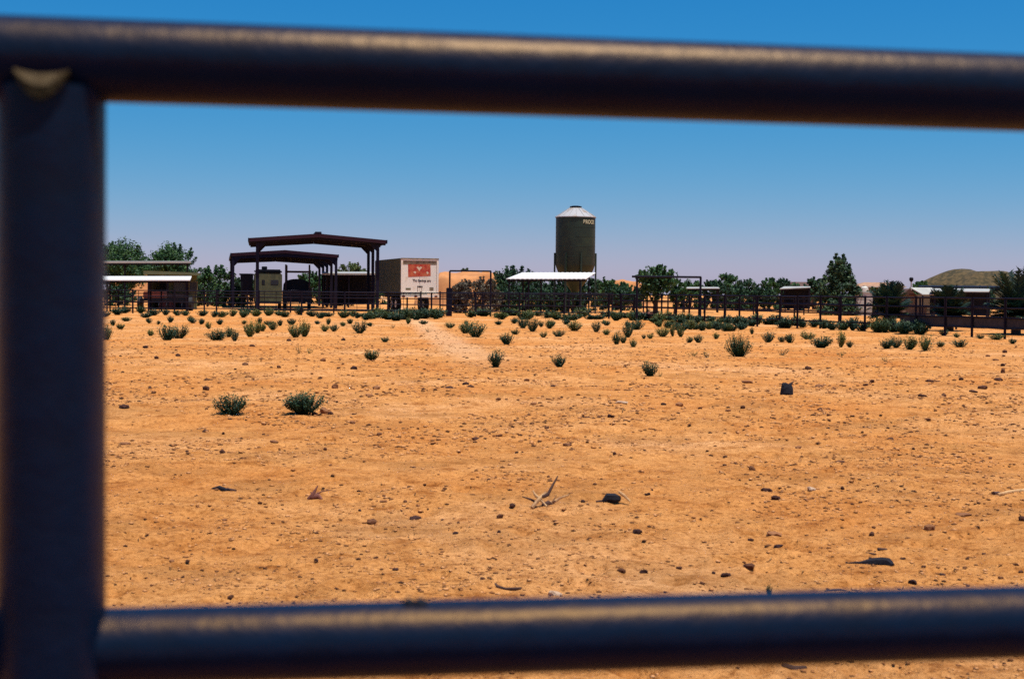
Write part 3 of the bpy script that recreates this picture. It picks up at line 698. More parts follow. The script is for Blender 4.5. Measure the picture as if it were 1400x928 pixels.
# ------------------------------------------------------------------ machinery under and beside the sheds
def wheel(parent, x, y, r_, wd=.22, rim='dark_steel'):
    wl = MB().tube([(x - wd / 2, y, r_), (x + wd / 2, y, r_)], r_, 18).build('wheel', 'rubber', parent, True)
    MB().tube([(x - wd / 2 - .01, y, r_), (x + wd / 2 + .01, y, r_)], r_ * .5, 12).build('rim', rim, wl, True)
x0, z0 = XZ(347, 368, 104); x1, _ = XZ(385, 368, 104); W2 = x1 - x0
th = thing('camper', 'beige boxy camper with rounded dark windows under the lower gabled shed', 'camper', (x0, 104, 0), R(9))
MB().box(0, W2, 0, 5.2, .45, z0 - .28, .07).build('body', 'beige_panel', th)
MB().box(.02, W2 - .02, .02, 5.15, z0 - .275, z0, .10).build('roof', 'dark_steel', th)
MB().box(.55, .95, .5, 1.3, z0 + .004, z0 + .22, .03).build('roof_vent', 'dark_steel', th)
for xa, xb in ((.58, .80), (1.22, 1.78)):
    MB().box(xa, xb, -.012, .0, 1.80, 2.14, .005).build('window', 'glass_dark', th)
MB().box(-.012, .0, .9, 1.8, 1.75, 2.15, .004).build('window', 'glass_dark', th)
MB().box(.28, .36, -.010, -.002, .5, z0 - .3).build('trim', 'dark_steel', th)
MB().box(.05, W2 - .05, -.12, .02, .42, .58, .02).build('bumper', 'dark_steel', th)
for yy in (1.0, 4.1):
    for xx in (.18, W2 - .18): wheel(th, xx, yy, .36)
x0, z0 = XZ(330, 374, 103); x1, _ = XZ(345, 374, 103); W2 = x1 - x0
th = thing('feed_hopper', 'dark steel hopper with flared rim beside the beige camper', 'hopper', ((x0 + x1) / 2, 103, 0)); h2 = W2 / 2
MB().add([(a * (h2), b * h2, z) for z in (z0 - .12,) for a, b in ((-1, -1), (1, -1), (1, 1), (-1, 1))] + [(a * h2 * .86, b * h2 * .86, z) for z in (1.0,) for a, b in ((-1, -1), (1, -1), (1, 1), (-1, 1))],
         [(0, 1, 2, 3), (7, 6, 5, 4), (0, 4, 5, 1), (1, 5, 6, 2), (2, 6, 7, 3), (3, 7, 4, 0)]).build('bin', 'dark_steel', th)
MB().box(-h2 - .08, h2 + .03, -h2 - .05, h2 + .05, z0 - .115, z0, .02).build('rim', 'dark_steel', th)
for a in (-1, 1):
    for b in (-1, 1): MB().tube([(a * h2 * .8, b * h2 * .8, -.1), (a * h2 * .8, b * h2 * .8, 1.02)], .04, 6).build('leg', 'dark_steel', th)
x0, z0 = XZ(386, 381, 99); x1, _ = XZ(425, 381, 99); W2 = x1 - x0; zt2 = P(390, 361.5, 99).z; zbx = P(390, 371, 99).z
th = thing('stake_wagon', 'brown stake wagon with dark rounded tarp load under the sheds', 'wagon', (x0, 99, 0), R(8))
MB().box(0, W2, 0, 3.6, .55, 1.42, .03).build('bed', 'wagon_brown', th)
n = 12; poly = [(W2 * .02, 1.424)] + [(W2 / 2 - W2 * .48 * math.cos(math.pi * i / n), 1.43 + (z0 - 1.43) * math.sin(math.pi * i / n) ** .5) for i in range(1, n)] + [(W2 * .98, 1.424)]
MB().prism(poly, .25, 3.3).build('tarp_load', 'tarp_dark', th, True)
for xx in (.24, W2 - .12):
    for yy in (.1, 3.4): MB().box(xx - .06, xx + .06, yy - .06, yy + .06, 1.2, zt2).build('stake', 'wagon_brown', th)
for yy in (.1, 3.4): MB().box(.30, W2 - .18, yy - .04, yy + .04, zbx - .05, zbx + .05).build('crossbar', 'wagon_brown', th)
for yy in (.8, 2.8):
    for xx in (.15, W2 - .15): wheel(th, xx, yy, .38)
x0, _ = XZ(190, 398, 90); x1, _ = XZ(255, 398, 90); W2 = x1 - x0
th = thing('farm_implement', 'red farm implement on a dark wheeled frame under the white shade roof', 'implement', (x0, 90, 0), R(4))
MB().box(0, W2, .2, 1.6, .62, .78, .02).build('frame', 'dark_steel', th)
MB().box(.2, 1.5, .3, 1.5, .784, 1.22, .04).build('seed_box', 'implement_red', th)
MB().box(1.7, W2 - .1, .5, 1.3, .784, 1.10, .04).build('tool_box', 'wagon_brown', th)
for k in range(6): MB().tube([(.25 + k * .48, .3, .66), (.25 + k * .48, .1, .35), (.25 + k * .48, .35, .02)], .03, 6).build('tine', 'dark_steel', th, True)
for xx in (-.1, W2 + .1): wheel(th, xx, .9, .45)
struct(heap_px('dirt_mound', 140, 218, 366, 142, 5, 'mound_dirt', 11, flat=0.5, rough=.2))
# yard lamp, water tank, trough
x0, z0 = XZ(1246, 379, 110)
th = thing('yard_lamp', 'slender yard lamp pole with dark head beside the grey roofed hut', 'lamp', (x0, 110, 0))
MB().tube([(0, 0, -.2), (0, 0, z0 - .35)], [.07, .05], 8).build('pole', 'white_plastic', th, True)
MB().lathe([(.06, z0 - .36), (.15, z0 - .26), (.17, z0 - .08), (.08, z0)], 12).build('lamp_head', 'dark_steel', th, True)
x0, z0 = XZ(1182, 391, 130); r_ = 5.0 / FPX * 130 * 1.1
th = thing('water_tank', 'small pale domed water tank in front of the pale house', 'tank', (x0, 130, 0))
MB().lathe([(r_, -.1), (r_, z0 - .35), (r_ * .85, z0 - .14), (r_ * .4, z0 - .03), (.1, z0 - .02)], 18).build('tank_body', 'white_plastic', th, True)
MB().lathe([(.16, z0 - .05), (.16, z0 + .05), (.02, z0 + .06)], 12).build('lid', 'white_plastic', th, True)
x0, z0 = XZ(1180, 398.5, 100)
th = thing('stock_tank', 'pale stock trough standing behind the fence near the conifer', 'trough', (x0, 100, 0))
m = MB(); hx, hy, h = .62, .35, z0
m.add([(sx_ * a, sy_ * b, z) for (a, b, z) in ((hx * .9, hy * .9, -.02), (hx, hy, h), (hx * .92, hy * .85, h), (hx * .85, hy * .8, h - .3)) for sx_, sy_ in ((-1, -1), (1, -1), (1, 1), (-1, 1))],
      [(i * 4 + k, i * 4 + (k + 1) % 4, i * 4 + 4 + (k + 1) % 4, i * 4 + 4 + k) for i in range(3) for k in range(4)] + [(3, 2, 1, 0), (12, 13, 14, 15)])
m.build('basin', 'white_plastic', th)
MB().box(-hx - .02, hx + .02, -hy - .03, -hy - .005, h - .10, h - .03).build('rim_band', 'roof_galv', th)

# ------------------------------------------------------------------ trees
def leaf_cards(rs, centers, radii, per, size, flat=1.0, up=0.3):
    """leaf quads scattered through clumps"""
    V = []
    for c, r_, n in zip(centers, radii, per):
        d = rs.normal(size=(n, 3)); d /= np.linalg.norm(d, axis=1)[:, None]
        rad = r_ * rs.rand(n) ** 0.45
        p = np.array(c) + d * rad[:, None] * np.array([1, 1, flat])
        nrm = d + rs.normal(size=(n, 3)) * 0.6 + np.array([0, 0, up]); nrm /= np.linalg.norm(nrm, axis=1)[:, None]
        a = np.cross(nrm, rs.normal(size=(n, 3))); a /= np.linalg.norm(a, axis=1)[:, None] + 1e-9
        b = np.cross(nrm, a); s = size * (0.6 + 0.8 * rs.rand(n))[:, None]
        V.append(np.stack([p - a * s, p - b * s * .45, p + a * s, p + b * s * .45], 1))
    V = np.concatenate(V).reshape(-1, 3); F = np.arange(len(V)).reshape(-1, 4); return V, F
def tree(label, px, ytop, wpx, Yd, kind='round', seed=1, leaf='leaf_mesquite', trunk_h=None, size=None, group=None, low=0.12, dens=1.0, name='leafy_tree', base=0.0, cat='tree'):
    rs = np.random.RandomState(seed); rd = random.Random(seed)
    if low < .06: wpx *= 1.10
    x0, H = XZ(px, ytop, Yd); Wd = wpx / FPX * Yd; rx = Wd / 2
    th = thing(name, label, cat, (x0, Yd, 0), 0, group)
    size = size or max(0.07, Yd * 0.00095)
    z0 = H * low; cz = (H + z0) / 2; rz = (H - z0) / 2
    C, RD = [], []
    nC = int(58 * dens); dome = low < .06
    for i in range(nC):
        d = rs.normal(size=3); d /= np.linalg.norm(d); q = rs.rand() ** 0.4
        if kind == 'cone':
            h = rs.rand() ** 1.25; wr = rx * (1.02 - h) ** .7 * (0.5 + 0.45 * rs.rand()); a = rs.rand() * 6.28
            c = [math.cos(a) * wr, math.sin(a) * wr, z0 + h * (H - z0) * .84]; r_ = 0.10 * rx + 0.20 * rx * (1 - h)
        elif dome:
            h = rs.rand() ** .8 * .9; wr = rx * .95 * math.sqrt(max(0, 1 - (h * .98) ** 2.6)) * q; a = rs.rand() * 6.28
            c = [math.cos(a) * wr, math.sin(a) * wr, h * H * (.90 + .1 * math.sin(a * 3 + seed))]; r_ = (0.15 + 0.15 * rs.rand()) * max(min(rx, H * .7), .35)
        else:
            c = [d[0] * rx * .82 * q, d[1] * rx * .82 * q, cz + d[2] * rz * .82 * q]
            c[2] += 0.10 * rz * math.sin(c[0] * 2.1 / max(rx, .3) * 2 + seed)
            r_ = (0.16 + 0.17 * rs.rand()) * max(min(rx, rz * 1.3), 0.35)
        C.append(c); RD.append(r_)
    PER = [int(np.clip(170 * (r_ / size) ** 2 / 60, 60, 420)) for r_ in RD]
    if kind == 'cone':
        for k, (ox, hh) in enumerate(((-.14, .99), (.20, .98), (-.02, .93), (-.40, .87), (.42, .82), (-.66, .64), (.62, .62), (.86, .46), (-.86, .40))):   # several leaders
            for j in range(7):
                C.append([ox * rx + rs.normal() * .03, rs.normal() * .15 * rx, z0 + (H - z0) * hh * (1 - .055 * j)]); RD.append((.032 + .024 * j) * rx * 2); PER.append(90)
    else:
        for k in range(int(26 * dens)):    # ragged sprigs breaking the outline
            d = rs.normal(size=3); d /= np.linalg.norm(d); d[2] = abs(d[2]) * 1.1 - .1
            c0 = np.array([d[0] * rx * .84, d[1] * rx * .84, cz + d[2] * rz * .74]); g_ = d + np.array([0, 0, .5])
            for j in range(3):
                C.append(list(c0 + g_ * rx * .075 * j)); RD.append((.10 - .025 * j) * max(rx, .5)); PER.append(26 - 6 * j)
    V, F = leaf_cards(rs, C, RD, PER, size, 0.85)
    tm = MB(); top = z0 + (H - z0) * .6; rt = 0.035 * H + .03
    tm.tube([(0, 0, -.2), (rd.uniform(-.1, .1), 0, z0 * .6), (rd.uniform(-.2, .2), rd.uniform(-.2, .2), top)], [rt * 1.2, rt, rt * .35], 8)
    for k in range(6):
        c = C[rd.randrange(nC)]; tm.tube([(0, 0, z0 * .5 + .1 * k * rz), ((c[0]) * .5, c[1] * .5, (z0 + c[2]) * .5), tuple(c)], [rt * .5, rt * .33, rt * .12], 6)
    tm.build('trunk', 'bark', th, True)
    obj('crown', fast_mesh('crown', V, F), leaf, th)
    return th
BT = 'broad trees behind the shade roofs'
tree('broad round leafy tree behind the high flat shade roof, next to the near post', 166, 330, 92, 122, seed=1, dens=1.7)
tree('round leafy tree whose crown bulges above the end of the high shade roof', 238, 332, 78, 128, seed=2, dens=1.6)
tree('lower wide tree between the shade roofs and the gabled sheds', 292, 363, 62, 132, seed=3, dens=1.3, low=.05)
tree('dark shrubby tree behind the dark steel hopper', 336, 379, 40, 140, seed=4, leaf='leaf_dark', low=.03)
tree('tall spiky yellow green tree top behind the dark lean-to', 482, 358, 44, 150, seed=5, leaf='leaf_spiky', dens=1.0, low=.3)
LT = 'trees far behind the gabled sheds'
for i, (px, yt, wd) in enumerate(((424, 369, 40), (452, 374, 34), (506, 375, 40))):
    tree(('dark far tree seen through the lower gabled shed above the tarp load', 'low far tree behind the row of posts of the lower shed', 'far tree showing between the lean-to and the box trailer')[i], px, yt, wd, 152, seed=20 + i, leaf='leaf_mesquite', low=.02, group=LT)
tree('small sprig of tree poking above the orange dirt mound', 637, 366, 16, 172, seed=6, leaf='leaf_spiky', low=.6, dens=.4)
tree('grey brown dry shrub in front of the orange dirt mound', 652, 378, 58, 95, seed=7, leaf='leaf_dry', low=.0, name='dry_shrub', cat='shrub', dens=1.2)
tree('low grey brown dry shrub beside the gate frame post', 630, 386, 30, 94, seed=8, leaf='leaf_dry', low=.0, name='dry_shrub', cat='shrub')
tree('dark green tree left of the white corrugated roof', 703, 364, 66, 112, seed=9, leaf='leaf_dark', low=.02, dens=1.4)
for i, (px, yt, wd) in enumerate(((735, 378, 46), (770, 379, 50), (802, 377, 36))):
    tree(('dark bushy tree behind the far end of the white corrugated shelter', 'dark bushy tree behind the middle of the white corrugated shelter', 'dark bushy tree behind the feed bin legs')[i], px, yt, wd, 114, seed=30 + i, leaf='leaf_dark', low=.0, group='trees behind the white corrugated shelter')
tree('low dark tree right of the feed bin legs', 828, 378, 36, 130, seed=10, leaf='leaf_mesquite', low=.0)
tree('low tree in front of the brown mound near the wide gate frame', 852, 385, 32, 132, seed=11, leaf='leaf_mesquite', low=.0)
# feathery tree with stout short trunk
tree('feathery dark green tree with stout trunk inside the wide gate frame', 897, 362, 58, 73, seed=12, leaf='leaf_mesquite', low=.38, dens=1.3, size=.085)
tree('side branch shrub beside the feathery tree', 925, 379, 28, 78, seed=13, leaf='leaf_mesquite', low=.25, name='shrub', cat='shrub', dens=.7)
FT = 'row of far trees on the horizon'
for i, (px, yt, wd) in enumerate(((944, 381, 34), (976, 379, 34), (996, 372, 36), (1022, 381, 40), (1052, 376, 26), (1071, 378, 26), (1088, 384, 20), (1113, 376, 28))):
    tree(('far tree just beyond the crossbar of the wide gate frame', 'far tree above the thin pale roof behind the gate frame', 'tallest far tree right beside the gate frame post', 'broad low far tree in the open stretch beside the tall far one', 'narrow upright far tree before the pale animal shelter', 'upright far tree above the end of the pale animal shelter', 'small far tree behind the pale animal shelter roof', 'far tree touching the big conifer beside the brown roof')[i], px, yt, wd, 138 + 5 * (i % 3), seed=40 + i, leaf=('leaf_mesquite', 'leaf_dark')[i % 2], low=.0, group=FT, dens=.9)
SG = 'low scrub bushes under the far trees'
for i, (px, yt, wd, Yd) in enumerate(((842, 390, 40, 118), (866, 391, 30, 116), (1010, 391, 40, 124), (1046, 391, 34, 124), (688, 390, 40, 104), (722, 391, 40, 104), (756, 392, 44, 104), (782, 391, 34, 104), (160, 391, 50, 116), (285, 388, 46, 118), (318, 392, 36, 118), (445, 390, 36, 132), (476, 391, 40, 132), (1168, 393, 26, 112), (1212, 397, 40, 108))):
    tree('low dark scrub bush filling in beneath the far trees', px, yt, wd, Yd, seed=70 + i, leaf='leaf_dark', low=.0, name='scrub_bush', cat='shrub', group=SG, dens=.7)
tree('tall ragged conical evergreen with several pointed tips', 1148, 347, 55, 100, 'cone', seed=14, leaf='leaf_conifer', low=.0, dens=3.2, name='conifer')
tree('low olive bush between the conifer and the dark palms', 1197, 390, 28, 104, seed=15, leaf='leaf_spiky', low=.0, name='shrub', cat='shrub')
tree('low green tree beside the yard lamp at the foot of the hill', 1262, 383, 34, 150, seed=16, leaf='leaf_mesquite', low=.0)
tree('dark bushy tree under the end of the long dark shelter', 1336, 394, 60, 112, seed=17, leaf='leaf_dark', low=.0)
tree('dark bushy tree behind the fence beneath the dark edged shelter', 1262, 399, 44, 106, seed=18, leaf='leaf_dark', low=.0)

def palm(label, px, ytop, wpx, Yd, seed, nfr=26, base_y=None):
    rd = random.Random(seed); x0, H = XZ(px, ytop, Yd); Rr = wpx / 2 / FPX * Yd; g = gz(x0, Yd)
    th = thing('young_palm', label, 'palm', (x0, Yd, g)); tz = H * .28
    MB().tube([(0, 0, -.2), (0, 0, tz * .5), (0.02, 0, tz)], [.20, .17, .12], 9).build('trunk', 'bark', th, True)
    for k in range(nfr):
        a = rd.uniform(0, 6.283); e = R(rd.uniform(8, 84)); ln = (Rr / max(.35, math.cos(e) + .12)) * rd.uniform(.75, 1.05); ln = min(ln, (H - tz) * 1.15)
        ca, sa = math.cos(a), math.sin(a); pts = []
        for j in range(8):
            f = j / 7; rr = ln * f * math.cos(e) * (1 + .15 * f); z = tz + ln * f * math.sin(e) - .35 * ln * f * f * math.cos(e)
            pts.append(Vector((ca * rr, sa * rr, max(z, .08))))
        m = MB(); m.tube(pts, [.022 - .002 * j for j in range(8)], 4)
        for j in range(1, 8):
            for q in range(3):
                f = q / 3; p = pts[j - 1].lerp(pts[j], f); t_ = (pts[j] - pts[j - 1]).normalized()
                sd_ = Vector((-sa, ca, 0)); ll = .42 * math.sin(math.pi * min(.97, (j + f) / 8)) + .08
                for s in (-1, 1):
                    tip = p + sd_ * s * ll * .75 + t_ * ll * .75 + Vector((0, 0, rd.uniform(-.12, .06)))
                    w_ = t_ * .05
                    m.add([p - w_, p + w_, tip], [(0, 1, 2)])
        obj('frond', m.mesh('frond'), 'leaf_palm', th)
    return th
palm('dark young palm beside the dark weeds, in front of the pale house', 1219, 386, 66, 60, 1, 60)
palm('dark young palm in front of the strip of white roof', 1299, 391, 60, 57, 2, 60)
palm('tall dark young palm whose fronds rise against the scrubby hill', 1391, 367, 84, 53, 3, 74)

# ------------------------------------------------------------------ fallen log
a, b = G(859, 431), G(903, 430)
Yl = 74.5; a = P(861, 429, Yl); b = P(901, 427, Yl); g = gz(a.x, Yl)
th = thing('fallen_log', 'reddish fallen log with pale broken branch among the weeds by the fence', 'log', (a.x, Yl, g)); dx = b.x - a.x
MB().tube([(0, -.1, .10), (.15, 0, .18), (dx * .25, 0, .23), (dx * .5, .05, .26), (dx * .8, 0, .30), (dx, 0, .34)], [.09, .16, .17, .17, .18, .13], 10).build('trunk', 'dead_log', th, True)
MB().tube([(dx * .72, 0, .40), (dx * .64, 0, .55), (dx * .55, 0, .66), (dx * .47, 0, .68)], [.05, .042, .03, .015], 6).build('branch', 'dead_wood', th, True)
MB().tube([(dx * .70, -.1, .44), (dx * .88, -.12, .50), (dx * 1.05, -.05, .47)], [.05, .05, .03], 6).build('branch', 'dead_wood', th, True)

# ------------------------------------------------------------------ desert tufts
def tuft_mesh(seed, stems, lean=0.55, wide=0.018, leafs=9, lsz=.085):
    """stems fanning from one crown, small leaves crowding each stem"""
    rd = random.Random(seed); m = MB(); lob = [(rd.uniform(0, 6.283), rd.uniform(.72, 1.0)) for _ in range(4)]
    for k in range(stems):
        a0, hl = lob[k % 4]; a = rd.gauss(a0, .8); q = rd.random() ** .55; bx, by = math.cos(a) * .13 * q, math.sin(a) * .13 * q
        ln = rd.uniform(.60, 1.0) * hl * (1 - .30 * q * q); spread = lean * q
        tx, ty = bx + math.cos(a) * spread * .5, by + math.sin(a) * spread * .5
        p0 = Vector((bx, by, -.03)); p2 = Vector((tx + rd.uniform(-.05, .05), ty + rd.uniform(-.05, .05), ln)); p1 = p0.lerp(p2, .5) + Vector((math.cos(a) * .07 * q, math.sin(a) * .07 * q, 0))
        b_ = rd.uniform(0, 3.14); s = Vector((math.cos(b_), math.sin(b_), 0)) * wide * rd.uniform(.4, .9)
        m.add([p0 - s, p0 + s, p1 + s * .8, p1 - s * .8, p2], [(0, 1, 2, 3), (3, 2, 4)])
        for j in range(leafs):
            f = rd.uniform(.12, 1.0); p = (p0.lerp(p1, f * 2) if f < .5 else p1.lerp(p2, f * 2 - 1))
            c_ = rd.uniform(0, 6.283); d = Vector((math.cos(c_), math.sin(c_), rd.uniform(.1, 1.5))).normalized() * rd.uniform(.6, 1.3) * lsz
            n_ = Vector((-math.sin(c_), math.cos(c_), rd.uniform(-.4, .4))) * lsz * .22; mm = p + d * .5
            m.add([p, mm - n_, p + d, mm + n_], [(0, 1, 2, 3)])
    me = bpy.data.meshes.new('tuft'); me.from_pydata(m.v, [], m.f); return me
TUFT = [tuft_mesh(100 + i, 84, .8 + .12 * (i % 3), .02, 11, .12) for i in range(7)]
WEED = [tuft_mesh(200 + i, 70, 1.0, .03, 11, .17) for i in range(6)]
SPARSE = [tuft_mesh(300 + i, 18, 1.0, .02, 8, .10) for i in range(4)]
for me in TUFT: me.materials.append(MATS['leaf_tuft'])
for me in WEED: me.materials.append(MATS['leaf_weed'])
for me in SPARSE: me.materials.append(MATS['leaf_tuft'])
rt = random.Random(5)
TG = 'grey green desert tufts growing on the dirt field'
def tuft(px, py, wpx, hpx, label, group=TG, pool=TUFT):
    p = G(px, py); s = p.y / FPX
    o = bpy.data.objects.new('desert_tuft', rt.choice(pool)); col.objects.link(o)
    wv = wpx * s / .95; o.location = p; o.scale = (wv, wv, max(.05, hpx * s * 1.05)); o.rotation_euler = (0, 0, rt.uniform(0, 6.28))
    tag(o, label, 'shrub', group)
    return o
o = tuft(315, 567, 38, 33, 'isolated wispy green tuft on open dirt, leaning outward with no rocks beside it', None, [tuft_mesh(501, 130, 1.1, .014, 16, .095)]); o.data.materials.append(MATS['leaf_tuft'])
o = tuft(417, 566, 48, 35, 'dense rounded green tuft with small rocks at its foot', None, [tuft_mesh(502, 230, 1.0, .014, 16, .09)]); o.data.materials.append(MATS['leaf_tuft'])
o = tuft(1010, 488, 34, 40, 'largest bushy tuft between the wide gate frame and the charred stump', None, [tuft_mesh(503, 150, .9, .018, 12, .07)]); o.data.materials.append(MATS['leaf_weed'])
T = [(146, 465, 16, 25), (165, 450, 12, 10), (206, 459, 10, 12), (228, 465, 24, 25), (245, 463, 22, 22), (264, 442, 11, 9), (286, 449, 10, 11), (296, 466, 28, 18), (312, 461, 13, 17), (321, 467, 12, 19),
     (342, 460, 17, 26), (352, 456, 14, 18), (358, 453, 11, 13), (373, 451, 13, 15), (404, 461, 18, 22), (416, 460, 15, 28), (444, 453, 11, 12), (457, 453, 12, 12), (492, 456, 17, 21), (526, 468, 12, 9),
     (615, 449, 12, 10), (636, 456, 16, 18), (650, 461, 24, 27), (693, 471, 18, 19), (705, 458, 12, 9), (715, 450, 15, 19), (728, 454, 15, 23), (740, 447, 8, 11), (751, 450, 13, 15), (743, 461, 9, 10), (764, 460, 15, 12), (785, 452, 21, 17),
     (815, 454, 11, 19), (830, 458, 13, 10), (829, 445, 11, 9), (843, 471, 13, 21), (852, 469, 11, 13), (858, 461, 15, 24), (866, 475, 10, 14), (870, 451, 22, 17), (880, 464, 6, 8), (889, 464, 8, 9), (906, 461, 17, 17), (920, 460, 9, 20),
     (931, 461, 11, 17), (943, 451, 15, 15), (960, 452, 15, 15), (942, 468, 11, 11), (955, 468, 12, 14), (979, 464, 9, 11), (991, 453, 15, 15), (1050, 468, 15, 18), (1069, 467, 10, 10), (1081, 469, 17, 16), (1104, 465, 17, 13),
     (1122, 476, 31, 20), (1149, 475, 14, 27), (1162, 475, 10, 11), (1212, 477, 20, 17), (1225, 476, 15, 19), (1243, 478, 21, 21), (1265, 480, 18, 25), (1285, 474, 13, 10), (1312, 475, 19, 14), (1290, 459, 13, 10), (1308, 462, 9, 8), (1340, 463, 10, 8), (1362, 465, 21, 10), (1028, 457, 7, 11), (1384, 470, 11, 9)]
for (px, py, wd, hh) in T: tuft(px, py, wd, hh, 'small rounded grey green tuft growing on the orange dirt before the fences')
for (px, py, wd, hh) in [(410, 483, 10, 16), (423, 483, 12, 10), (508, 493, 21, 19), (678, 501, 21, 27), (765, 502, 20, 20), (889, 514, 22, 26), (901, 514, 10, 11), (947, 488, 15, 11), (968, 490, 12, 14), (1067, 486, 19, 13), (1150, 486, 15, 8), (1212, 495, 13, 10), (536, 449, 9, 9), (586, 455, 9, 9), (1052, 814, 9, 18)]:
    tuft(px, py, wd, hh, 'wispy upright tuft standing apart on the bare middle of the field', 'wispy tufts standing apart on the field', TUFT if hh > 17 else SPARSE)
# weeds along the foot of the corral fences
WG = 'dark weeds along the foot of the corral fences'
def band(n, xa, xb, ya, yb, w0, w1, h0, h1, seed):
    rd = random.Random(seed)
    for k in range(n):
        px = xa + (xb - xa) * (k + rd.random()) / n; f = (px - xa) / (xb - xa)
        py = ya + (yb - ya) * f + rd.uniform(-3.0, 3.0)
        tuft(px, py, rd.uniform(w0, w1), rd.uniform(h0, h1), 'dark green weed clump at the foot of the corral fence', WG, WEED)
band(26, 140, 500, 431, 433, 9, 17, 8, 14, 1)
band(20, 495, 605, 435, 436, 14, 22, 11, 17, 2)
band(24, 640, 872, 434, 436, 12, 22, 8, 15, 3)
band(20, 862, 1010, 439, 443, 11, 21, 8, 18, 4)
band(16, 900, 1015, 449, 452, 10, 16, 10, 15, 7)
band(24, 1005, 1190, 444, 450, 12, 22, 10, 18, 5)
band(10, 1195, 1262, 452, 456, 15, 24, 16, 26, 6)
band(18, 150, 520, 442, 444, 6, 12, 6, 11, 8)
band(12, 540, 1000, 443, 447, 6, 12, 6, 11, 9)

# ------------------------------------------------------------------ debris on the field
def clod_mesh(seed, sub=2, rough=.32):
    rs = np.random.RandomState(seed); bm = bmesh.new(); bmesh.ops.create_icosphere(bm, subdivisions=sub, radius=.5)
    D = rs.normal(size=(6, 3)); D /= np.linalg.norm(D, axis=1)[:, None]; off = .25 + .2 * rs.rand(6)
    for v in bm.verts:
        c = np.array(v.co)
        for d, o_ in zip(D, off):
            k = c @ d - o_
            if k > 0: c = c - d * k * .85
        v.co = Vector(c) * (1 + rs.uniform(-rough, rough) * .7)
    me = bpy.data.meshes.new('clod'); bm.to_mesh(me); bm.free(); return me
CLODS = [clod_mesh(i, 1 if i % 2 else 2) for i in range(8)]
for me in CLODS: me.materials.append(MATS['clod'])
rc = random.Random(11)
def clod(px, py, wpx, hpx, label='dark brown dirt clod lying on the orange field', group='dirt clods scattered across the field', mat=None, me=None):
    p = G(px, py); s = p.y / FPX
    o = bpy.data.objects.new('dirt_clod', me or rc.choice(CLODS)); col.objects.link(o)
    o.scale = (wpx * s, wpx * s * rc.uniform(.7, 1.1), hpx * s * 1.15); o.location = (p.x, p.y, gzf(p.x, p.y) + hpx * s * .24); o.rotation_euler = (0, 0, rc.uniform(0, 6.28))
    return tag(o, label, 'clod', group)
CL = [(199, 476, 9, 5), (214, 492, 8, 6), (243, 488, 9, 5), (205, 531, 7, 4), (170, 559, 16, 6), (281, 532, 12, 8), (280, 590, 12, 8), (305, 594, 5, 5), (256, 618, 7, 5), (304, 620, 11, 8), (319, 623, 8, 5), (335, 499, 11, 5), (381, 501, 8, 6), (358, 491, 10, 4), (442, 494, 10, 6), (395, 468, 8, 5),
      (345, 475, 8, 4), (470, 466, 8, 5), (485, 504, 12, 6), (458, 531, 9, 8), (515, 531, 14, 6), (505, 541, 12, 4), (482, 577, 8, 5), (519, 594, 10, 5), (445, 617, 7, 5), (452, 635, 6, 4), (375, 607, 14, 4), (170, 608, 20, 4), (508, 711, 15, 8), (567, 708, 18, 7), (524, 686, 13, 4), (492, 699, 6, 4),
      (432, 768, 10, 7), (541, 781, 12, 5), (683, 713, 11, 9), (682, 733, 8, 5), (622, 734, 12, 5), (559, 740, 8, 5), (615, 532, 17, 4), (637, 526, 11, 5), (643, 530, 14, 6), (669, 540, 6, 3), (681, 546, 9, 4), (730, 552, 11, 5), (756, 529, 8, 4), (768, 543, 7, 3), (720, 520, 9, 6), (849, 523, 14, 3), (929, 556, 13, 7),
      (907, 554, 8, 4), (835, 571, 10, 7), (804, 572, 8, 4), (650, 600, 16, 7), (682, 600, 10, 4), (775, 609, 16, 5), (706, 619, 7, 4), (840, 625, 7, 6), (748, 584, 7, 5), (704, 575, 6, 4), (885, 676, 8, 5), (750, 652, 6, 5), (957, 561, 7, 4), (995, 564, 9, 4), (1028, 642, 9, 10), (1091, 613, 13, 8), (1149, 627, 13, 5),
      (1218, 600, 10, 4), (1269, 577, 10, 4), (1192, 524, 7, 7), (1184, 528, 8, 5), (1122, 559, 11, 6), (1016, 559, 9, 6), (1344, 531, 18, 7), (1331, 535, 12, 4), (1314, 520, 9, 5), (1371, 510, 7, 8), (1365, 520, 12, 5), (1290, 542, 9, 7), (1315, 541, 12, 8), (1302, 542, 10, 5), (1261, 543, 13, 5), (1275, 521, 20, 4), (1120, 529, 16, 5), (1140, 532, 8, 6), (1022, 524, 20, 5), (1104, 504, 10, 6), (1048, 674, 17, 8), (1059, 685, 16, 8), (1152, 668, 9, 6),
      (1058, 731, 28, 6), (1064, 752, 16, 6), (1027, 741, 10, 6), (1192, 730, 10, 7), (1023, 772, 18, 9), (1287, 784, 17, 5), (1247, 797, 16, 8), (992, 784, 18, 8), (850, 780, 16, 8), (880, 780, 12, 6), (928, 772, 10, 5), (873, 735, 18, 9), (945, 700, 9, 5), (660, 793, 9, 5), (1316, 700, 26, 4), (1354, 627, 8, 6), (1398, 712, 12, 8), (1270, 723, 18, 11), (700, 690, 9, 7), (1362, 494, 10, 6), (1371, 500, 9, 6), (1373, 482, 9, 6), (1350, 488, 8, 5)]
for c in CL: clod(*c)
n = 0
while n < 150:
    py = 452 + 370 * rc.random() ** 1.7; px = rc.uniform(142, 1398)
    sc_ = (.45 + (py - 452) / 620) * rc.uniform(.5, 1.15)
    clod(px, py, 9 * sc_, 4.5 * sc_); n += 1
clod(430, 566, 12, 8, 'pinkish stone tucked against the dense rounded tuft', None, mat='stone_pale')
